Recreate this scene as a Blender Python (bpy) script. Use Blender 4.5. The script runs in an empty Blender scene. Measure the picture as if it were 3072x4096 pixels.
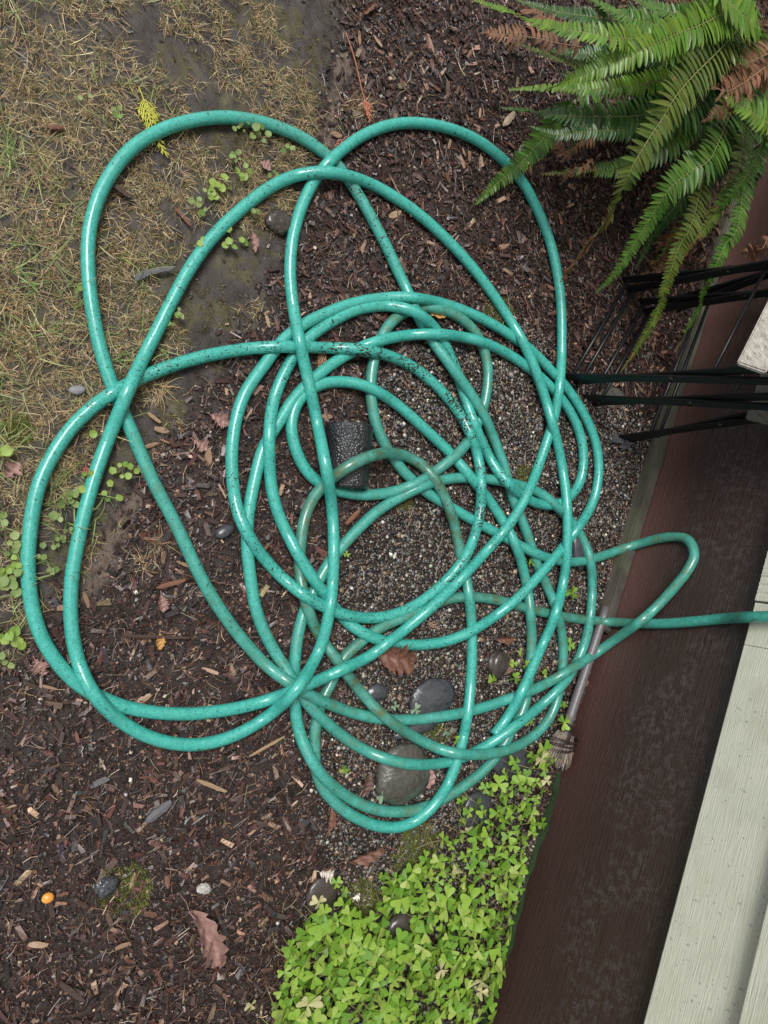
import bpy, bmesh, math, random
import numpy as np
from mathutils import Vector, Matrix
random.seed(7); rng = np.random.default_rng(7)
sc = bpy.context.scene
col = sc.collection
# ---------------------------------------------------------------- camera
# phone held on its side: image right is "up" in the place, image down is world +X
CH, FPX = 1.3, 2900.0
PS, PC = math.sin(math.radians(60)), math.cos(math.radians(60))
cam_d = bpy.data.cameras.new('camera'); cam = bpy.data.objects.new('camera', cam_d); col.objects.link(cam)
cam.matrix_world = Matrix(((0, -1, 0, 0), (PS, 0, -PC, 0), (PC, 0, PS, CH), (0, 0, 0, 1)))
cam_d.sensor_fit = 'VERTICAL'; cam_d.sensor_height = 36.0; cam_d.lens = 36.0*FPX/4096
cam_d.clip_start = 0.02; cam_d.clip_end = 400
sc.camera = cam
# ---------------------------------------------------------------- light: bright overcast sky
w = bpy.data.worlds.new('World'); sc.world = w; w.use_nodes = True
nt = w.node_tree; nt.nodes.clear()
sky = nt.nodes.new('ShaderNodeTexSky'); sky.sky_type = 'NISHITA'; sky.sun_disc = False
SUN_EL, SUN_AZ = math.radians(58), math.radians(222)      # azimuth clockwise from +Y
sky.sun_elevation = SUN_EL; sky.sun_rotation = SUN_AZ
hs = nt.nodes.new('ShaderNodeHueSaturation'); hs.inputs['Saturation'].default_value = 0.12
bg = nt.nodes.new('ShaderNodeBackground'); bg.inputs['Strength'].default_value = 0.06
out = nt.nodes.new('ShaderNodeOutputWorld')
nt.links.new(sky.outputs[0], hs.inputs['Color']); nt.links.new(hs.outputs[0], bg.inputs['Color']); nt.links.new(bg.outputs[0], out.inputs[0])
sl = bpy.data.lights.new('sun', 'SUN'); sl.energy = 1.5; sl.angle = math.radians(24); sl.color = (1, .975, .94)
so = bpy.data.objects.new('sun', sl); col.objects.link(so)
sd = Vector((math.sin(SUN_AZ)*math.cos(SUN_EL), math.cos(SUN_AZ)*math.cos(SUN_EL), math.sin(SUN_EL)))
so.rotation_euler = sd.to_track_quat('Z', 'Y').to_euler(); so.location = sd*5
vs = sc.view_settings; vs.view_transform = 'Standard'; vs.look = 'None'; vs.gamma = 1; vs.use_curve_mapping = False; vs.exposure = 1.32
sc.render.engine = 'CYCLES'

# ---------------------------------------------------------------- measuring helpers (photo pixel -> place)
def ray(x, y):
    u, v = x-1536, y-2048
    return v, FPX*PC+u*PS, -FPX*PS+u*PC
def G(x, y, z=0.0):
    d = ray(x, y); t = (CH-z)/-d[2]
    return Vector((d[0]*t, d[1]*t, z))
def pix(X, Y, Z=0.0):
    zz = Z-CH; dep = Y*PC-zz*PS
    return 1536+FPX*(Y*PS+zz*PC)/dep, 2048+FPX*X/dep
WB, WS = 1.519, -0.446
WN = math.hypot(1, WS)
wa = Vector((1/WN, WS/WN, 0)); wn = Vector((WS/WN, -1/WN, 0)); WROT = math.atan2(WS, 1)
def WL(x, y, off=0.0):             # pixel -> (s along wall, height) on the plane off metres in front of the wall
    d = ray(x, y); t = (WB-off*WN)/(d[1]-WS*d[0])
    X, Y, Z = d[0]*t, d[1]*t, CH+d[2]*t
    return (X*wa.x+(Y-WB)*wa.y, Z)
def walldist(X, Y): return (WB+WS*X-Y)/WN   # metres in front of wall

# ---------------------------------------------------------------- noise on arrays
_tab = rng.random((512, 512))
def vnoise(x, y, sc_=1.0, seed=0):
    x = np.asarray(x)*sc_+seed*17.3+1000; y = np.asarray(y)*sc_+seed*31.7+1000
    xi = np.floor(x).astype(int); yi = np.floor(y).astype(int); fx = x-xi; fy = y-yi
    fx = fx*fx*(3-2*fx); fy = fy*fy*(3-2*fy)
    T = lambda a, b: _tab[a % 512, b % 512]
    return (T(xi, yi)*(1-fx)+T(xi+1, yi)*fx)*(1-fy)+(T(xi, yi+1)*(1-fx)+T(xi+1, yi+1)*fx)*fy
def fbm(x, y, s, seed=0, o=4):
    r = 0; a = .5; tot = 0
    for k in range(o): r = r+a*vnoise(x, y, s*2**k, seed+k); tot += a; a *= .5
    return r/tot
def inpoly(px, py, poly):
    r = np.zeros(np.shape(px), bool); n = len(poly)
    for i in range(n):
        x1, y1 = poly[i]; x2, y2 = poly[(i+1) % n]
        c = ((y1 > py) != (y2 > py)) & (px < (x2-x1)*(py-y1)/((y2-y1) or 1e-9)+x1)
        r ^= c
    return r
LAWN = [(-600, -600), (1400, -600), (1385, 0), (1378, 200), (1310, 400), (1255, 560), (1215, 760), (1130, 960), (1090, 1130), (1010, 1290),
        (850, 1480), (700, 1690), (590, 1900), (470, 2050), (400, 2230), (250, 2420), (140, 2560), (60, 2650), (-60, 2760), (-600, 2900)]
BARE = [(1400, 60), (1340, 420), (1265, 640), (1200, 760), (1190, 860), (1130, 960), (1190, 960), (1300, 700), (1420, 300)]
BARE2 = [(560, 1960), (470, 2050), (410, 2200), (300, 2360), (330, 2420), (450, 2280), (520, 2120), (600, 2000)]
GRAV = [(1480, 1430), (1700, 1350), (1960, 1290), (2110, 1400), (2230, 1470), (2290, 1520), (2480, 1560), (2640, 1800), (2560, 2000), (2450, 2330), (2340, 2600),
        (2160, 3100), (2100, 3600), (2050, 4300), (1000, 4300), (1120, 3900), (1300, 3650), (1350, 3400), (1310, 3180), (1240, 2900), (1290, 2600), (1330, 2430),
        (1340, 2250), (1470, 2060), (1600, 1950), (1520, 1750), (1440, 1600)]
def zones(X, Y, soft=0.):
    px, py = pix(X, Y)
    jx = (fbm(X, Y, 14, 3)-.5)*190; jy = (fbm(X, Y, 14, 9)-.5)*190
    if soft: jx = jx+rng.normal(0, soft, len(X)); jy = jy+rng.normal(0, soft, len(X))
    lawn = inpoly(px+jx, py+jy, LAWN); grav = inpoly(px+jx*1.3, py+jy*1.3, GRAV) & ~lawn
    bare = (inpoly(px+jx*.5, py+jy*.5, BARE) | inpoly(px+jx*.5, py+jy*.5, BARE2))
    return px, py, lawn, grav, bare
def hz(X, Y):
    return (fbm(X, Y, 9, 20, 3)-.5)*.010+(fbm(X, Y, 60, 25, 3)-.5)*.006-.003

# ---------------------------------------------------------------- materials
def newmat(name):
    m = bpy.data.materials.new(name); m.use_nodes = True
    return m, m.node_tree, m.node_tree.nodes['Principled BSDF']
def N(nt, t, **k):
    n = nt.nodes.new(t)
    for a, b in k.items():
        if a in n.inputs: n.inputs[a].default_value = b
        else: setattr(n, a, b)
    return n
def ramp(nt, fac, stops):
    r = nt.nodes.new('ShaderNodeValToRGB'); e = r.color_ramp.elements
    while len(e) > 2: e.remove(e[-1])
    for i, (p, c) in enumerate(stops):
        if i >= 2: e.new(p)
        e[i].position = p; e[i].color = (*c, 1) if len(c) == 3 else c
    nt.links.new(fac, r.inputs[0]); return r.outputs[0]
def noise(nt, scale, detail=4, vec=None, rough=.6, space='Object', stretch=None):
    n = N(nt, 'ShaderNodeTexNoise', Scale=scale, Detail=detail, Roughness=rough)
    if vec is None: vec = N(nt, 'ShaderNodeTexCoord').outputs[space]
    if stretch:
        mp = N(nt, 'ShaderNodeMapping'); mp.inputs['Scale'].default_value = stretch; nt.links.new(vec, mp.inputs[0]); vec = mp.outputs[0]
    nt.links.new(vec, n.inputs['Vector']); return n.outputs['Fac']
def mixc(nt, fac, a, b, mode='MIX'):
    m = nt.nodes.new('ShaderNodeMix'); m.data_type = 'RGBA'; m.blend_type = mode
    for s, v in ((m.inputs[0], fac), (m.inputs[6], a), (m.inputs[7], b)):
        if isinstance(v, (int, float)): s.default_value = v
        elif isinstance(v, tuple): s.default_value = (*v, 1)
        else: nt.links.new(v, s)
    return m.outputs[2]
def mathn(nt, op, a, b=None):
    m = nt.nodes.new('ShaderNodeMath'); m.operation = op
    for s, v in zip(m.inputs, (a, b)):
        if v is None: continue
        if isinstance(v, (int, float)): s.default_value = v
        else: nt.links.new(v, s)
    return m.outputs[0]
def bump(nt, b, h, strength=.5, dist=.002):
    n = N(nt, 'ShaderNodeBump', Strength=strength, Distance=dist); nt.links.new(h, n.inputs['Height']); nt.links.new(n.outputs[0], b.inputs['Normal'])
def colmat(name, rough=.6, spec=.5, bumps=0, bscale=400, transl=0, vary=.25, coat=0):
    """colour from the point attribute Col, broken up by noise"""
    m, nt, b = newmat(name)
    a = N(nt, 'ShaderNodeAttribute', attribute_name='Col')
    n = noise(nt, bscale, 3)
    c = mixc(nt, 1.0, a.outputs['Color'], ramp(nt, n, [(.3, (1-vary,)*3), (.7, (1+vary,)*3)]), 'MULTIPLY')
    nt.links.new(c, b.inputs['Base Color']); b.inputs['Roughness'].default_value = rough; b.inputs['Specular IOR Level'].default_value = spec
    if coat: b.inputs['Coat Weight'].default_value = coat; b.inputs['Coat Roughness'].default_value = .15
    if bumps: bump(nt, b, n, bumps, .001)
    if transl:
        tr = N(nt, 'ShaderNodeBsdfTranslucent'); nt.links.new(c, tr.inputs[0]); mx = N(nt, 'ShaderNodeMixShader'); mx.inputs[0].default_value = transl
        nt.links.new(b.outputs[0], mx.inputs[1]); nt.links.new(tr.outputs[0], mx.inputs[2]); nt.links.new(mx.outputs[0], nt.nodes['Material Output'].inputs[0])
    return m
def objmat(name, stops, rough=.6, spec=.5, bscale=150, bumps=.4, transl=0, edge=None, coat=0):
    """colour picked per object by Object Info random, with grain"""
    m, nt, b = newmat(name)
    oi = N(nt, 'ShaderNodeObjectInfo')
    c = ramp(nt, oi.outputs['Random'], stops)
    n = noise(nt, bscale, 4)
    c = mixc(nt, 1.0, c, ramp(nt, n, [(.3, (.65,)*3), (.7, (1.3,)*3)]), 'MULTIPLY')
    if edge:   # patchy discoloration
        n2 = noise(nt, edge[0], 2); c = mixc(nt, ramp(nt, n2, [(edge[1], (0, 0, 0)), (edge[1]+.05, (1, 1, 1))]), c, edge[2])
    nt.links.new(c, b.inputs['Base Color']); b.inputs['Roughness'].default_value = rough; b.inputs['Specular IOR Level'].default_value = spec
    if coat: b.inputs['Coat Weight'].default_value = coat; b.inputs['Coat Roughness'].default_value = .12
    if bumps: bump(nt, b, n, bumps, .001)
    if transl:
        tr = N(nt, 'ShaderNodeBsdfTranslucent'); nt.links.new(c, tr.inputs[0]); mx = N(nt, 'ShaderNodeMixShader'); mx.inputs[0].default_value = transl
        nt.links.new(b.outputs[0], mx.inputs[1]); nt.links.new(tr.outputs[0], mx.inputs[2]); nt.links.new(mx.outputs[0], nt.nodes['Material Output'].inputs[0])
    return m
def plain(name, c1, c2, scale=60, rough=.6, spec=.5, bumps=.4, stretch=None, metal=0, coat=0):
    m, nt, b = newmat(name); n = noise(nt, scale, 6, stretch=stretch)
    nt.links.new(ramp(nt, n, [(.3, c1), (.7, c2)]), b.inputs['Base Color'])
    b.inputs['Roughness'].default_value = rough; b.inputs['Specular IOR Level'].default_value = spec; b.inputs['Metallic'].default_value = metal
    if coat: b.inputs['Coat Weight'].default_value = coat; b.inputs['Coat Roughness'].default_value = .1
    if bumps: bump(nt, b, n, bumps, .002)
    return m

# ---------------------------------------------------------------- mesh helpers
def mesh_np(name, V, F, colr=None, smooth=False, mat=None, attrs=None):
    """F: list of index arrays (n,3) or (n,4)"""
    me = bpy.data.meshes.new(name); V = np.asarray(V, np.float32)
    F = [np.asarray(f) for f in F if len(f)]
    loops = np.concatenate([f.ravel() for f in F]).astype(np.int32)
    tot = np.concatenate([np.full(len(f), f.shape[1]) for f in F]).astype(np.int32)
    st = np.r_[0, np.cumsum(tot)[:-1]].astype(np.int32)
    me.vertices.add(len(V)); me.vertices.foreach_set('co', V.ravel())
    me.loops.add(len(loops)); me.loops.foreach_set('vertex_index', loops)
    me.polygons.add(len(tot)); me.polygons.foreach_set('loop_start', st); me.polygons.foreach_set('loop_total', tot)
    me.polygons.foreach_set('use_smooth', np.full(len(tot), bool(smooth)))
    me.update(calc_edges=True)
    if colr is not None:
        a = me.color_attributes.new('Col', 'FLOAT_COLOR', 'POINT'); c = np.ones((len(V), 4), np.float32); c[:, :3] = colr; a.data.foreach_set('color', c.ravel())
    for k, v in (attrs or {}).items():
        a = me.attributes.new(k, 'FLOAT', 'POINT'); a.data.foreach_set('value', np.asarray(v, np.float32))
    if mat: me.materials.append(mat)
    return me
def add(name, me, parent=None, loc=None, rot=None, scale=None):
    o = bpy.data.objects.new(name, me); col.objects.link(o)
    if parent is not None: o.parent = parent
    if loc is not None: o.location = loc
    if rot is not None: o.rotation_euler = rot
    if scale is not None: o.scale = scale
    return o
def tag(o, label=None, cat=None, group=None, kind=None):
    if label: o['label'] = label
    if cat: o['category'] = cat
    if group: o['group'] = group
    if kind: o['kind'] = kind
    return o
def rotm(yaw, pitch, roll):
    cy, sy, cp, sp, cr, sr = np.cos(yaw), np.sin(yaw), np.cos(pitch), np.sin(pitch), np.cos(roll), np.sin(roll)
    R = np.empty((len(yaw), 3, 3))
    R[:, 0, 0] = cy*cp; R[:, 0, 1] = cy*sp*sr-sy*cr; R[:, 0, 2] = cy*sp*cr+sy*sr
    R[:, 1, 0] = sy*cp; R[:, 1, 1] = sy*sp*sr+cy*cr; R[:, 1, 2] = sy*sp*cr-cy*sr
    R[:, 2, 0] = -sp; R[:, 2, 1] = cp*sr; R[:, 2, 2] = cp*cr
    return R
def scatter(name, tmpl, pos, yaw, pitch, roll, scl, colr, mat, smooth=False):
    """tmpl: list of (V,F) sharing vertex and face counts; one joined mesh"""
    n = len(pos); k = rng.integers(0, len(tmpl), n)
    TV = np.stack([t[0] for t in tmpl]); TF = tmpl[0][1]
    V = TV[k]*scl[:, None, :]
    V = np.einsum('nij,nvj->nvi', rotm(yaw, pitch, roll), V)+pos[:, None, :]
    nv = V.shape[1]
    F = (np.arange(n)[:, None, None]*nv+TF[None]).reshape(-1, TF.shape[1])
    C = np.repeat(colr, nv, axis=0)
    return mesh_np(name, V.reshape(-1, 3), [F], C, smooth, mat)
BOXF = np.array([(0, 3, 2, 1), (4, 5, 6, 7), (0, 1, 5, 4), (1, 2, 6, 5), (2, 3, 7, 6), (3, 0, 4, 7)])
def box(x0, x1, y0, y1, z0, z1):
    return np.array([(x0, y0, z0), (x1, y0, z0), (x1, y1, z0), (x0, y1, z0), (x0, y0, z1), (x1, y0, z1), (x1, y1, z1), (x0, y1, z1)], float)
def boxmesh(name, dims, mat, bev=0.0):
    V = box(*dims); me = mesh_np(name, V, [BOXF], mat=mat)
    if bev:
        bm = bmesh.new(); bm.from_mesh(me); bmesh.ops.bevel(bm, geom=bm.edges[:], offset=bev, segments=2, affect='EDGES'); bm.to_mesh(me); bm.free()
    return me
def ico(sub, jit=0., flat=1., seed=0):
    bm = bmesh.new(); bmesh.ops.create_icosphere(bm, subdivisions=sub, radius=1)
    V = np.array([v.co[:] for v in bm.verts]); F = np.array([[v.index for v in f.verts] for f in bm.faces]); bm.free()
    r = np.random.default_rng(seed)
    if jit:
        d = sum(r.uniform(-1, 1)*np.sin(V@r.normal(size=3)*2+r.uniform(0, 6)) for _ in range(4))*jit/2
        V = V*(1+d[:, None])+r.normal(size=V.shape)*jit*.12
    V[:, 2] *= flat
    return V, F
def tube(pts, rad, n=8, cap=True):
    """swept tube; pts (m,3), rad scalar or (m,). returns V,F list"""
    P = np.asarray(pts, float); m = len(P); R = np.broadcast_to(np.asarray(rad, float), (m,))
    T = np.gradient(P, axis=0); T /= np.linalg.norm(T, axis=1)[:, None]+1e-12
    up = np.array([0, 0, 1.]) if abs(T[0, 2]) < .9 else np.array([1., 0, 0])
    A = np.empty_like(P); a = np.cross(T[0], up); a /= np.linalg.norm(a)
    for i in range(m):
        a = a-T[i]*(a@T[i]); a /= np.linalg.norm(a); A[i] = a
    Bn = np.cross(T, A); th = np.arange(n)*2*np.pi/n
    V = P[:, None]+R[:, None, None]*(np.cos(th)[None, :, None]*A[:, None]+np.sin(th)[None, :, None]*Bn[:, None])
    i = np.arange(m-1)[:, None]*n; j = np.arange(n)[None]; j2 = (j+1) % n
    F = np.stack([i+j, i+j2, i+n+j2, i+n+j], -1).reshape(-1, 4)
    Fs = [F]
    V = V.reshape(-1, 3)
    if cap:
        V = np.vstack([V, P[0], P[-1]]); a0, b0 = m*n, m*n+1
        jj = np.arange(n); k2 = (jj+1) % n
        Fs.append(np.stack([np.full(n, a0), k2, jj], -1)); Fs.append(np.stack([np.full(n, b0), (m-1)*n+jj, (m-1)*n+k2], -1))
    return V, Fs
def join(parts):
    Vs = []; F3 = []; F4 = []; o = 0
    for V, Fs in parts:
        Vs.append(V)
        for F in (Fs if isinstance(Fs, list) else [Fs]):
            F = np.asarray(F)
            (F3 if F.shape[1] == 3 else F4).append(F+o)
        o += len(V)
    return np.vstack(Vs), ([np.vstack(F3)] if F3 else [])+([np.vstack(F4)] if F4 else [])
def crv(P, n):
    """Catmull-Rom through points"""
    P = np.asarray(P, float); Q = np.vstack([2*P[0]-P[1], P, 2*P[-1]-P[-2]]); t = np.linspace(0, len(P)-1-1e-9, n); i = t.astype(int); f = (t-i)[:, None]
    a, b, c, d = Q[i], Q[i+1], Q[i+2], Q[i+3]
    return .5*(2*b+(c-a)*f+(2*a-5*b+4*c-d)*f**2+(3*b-a-3*c+d)*f**3)

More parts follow.
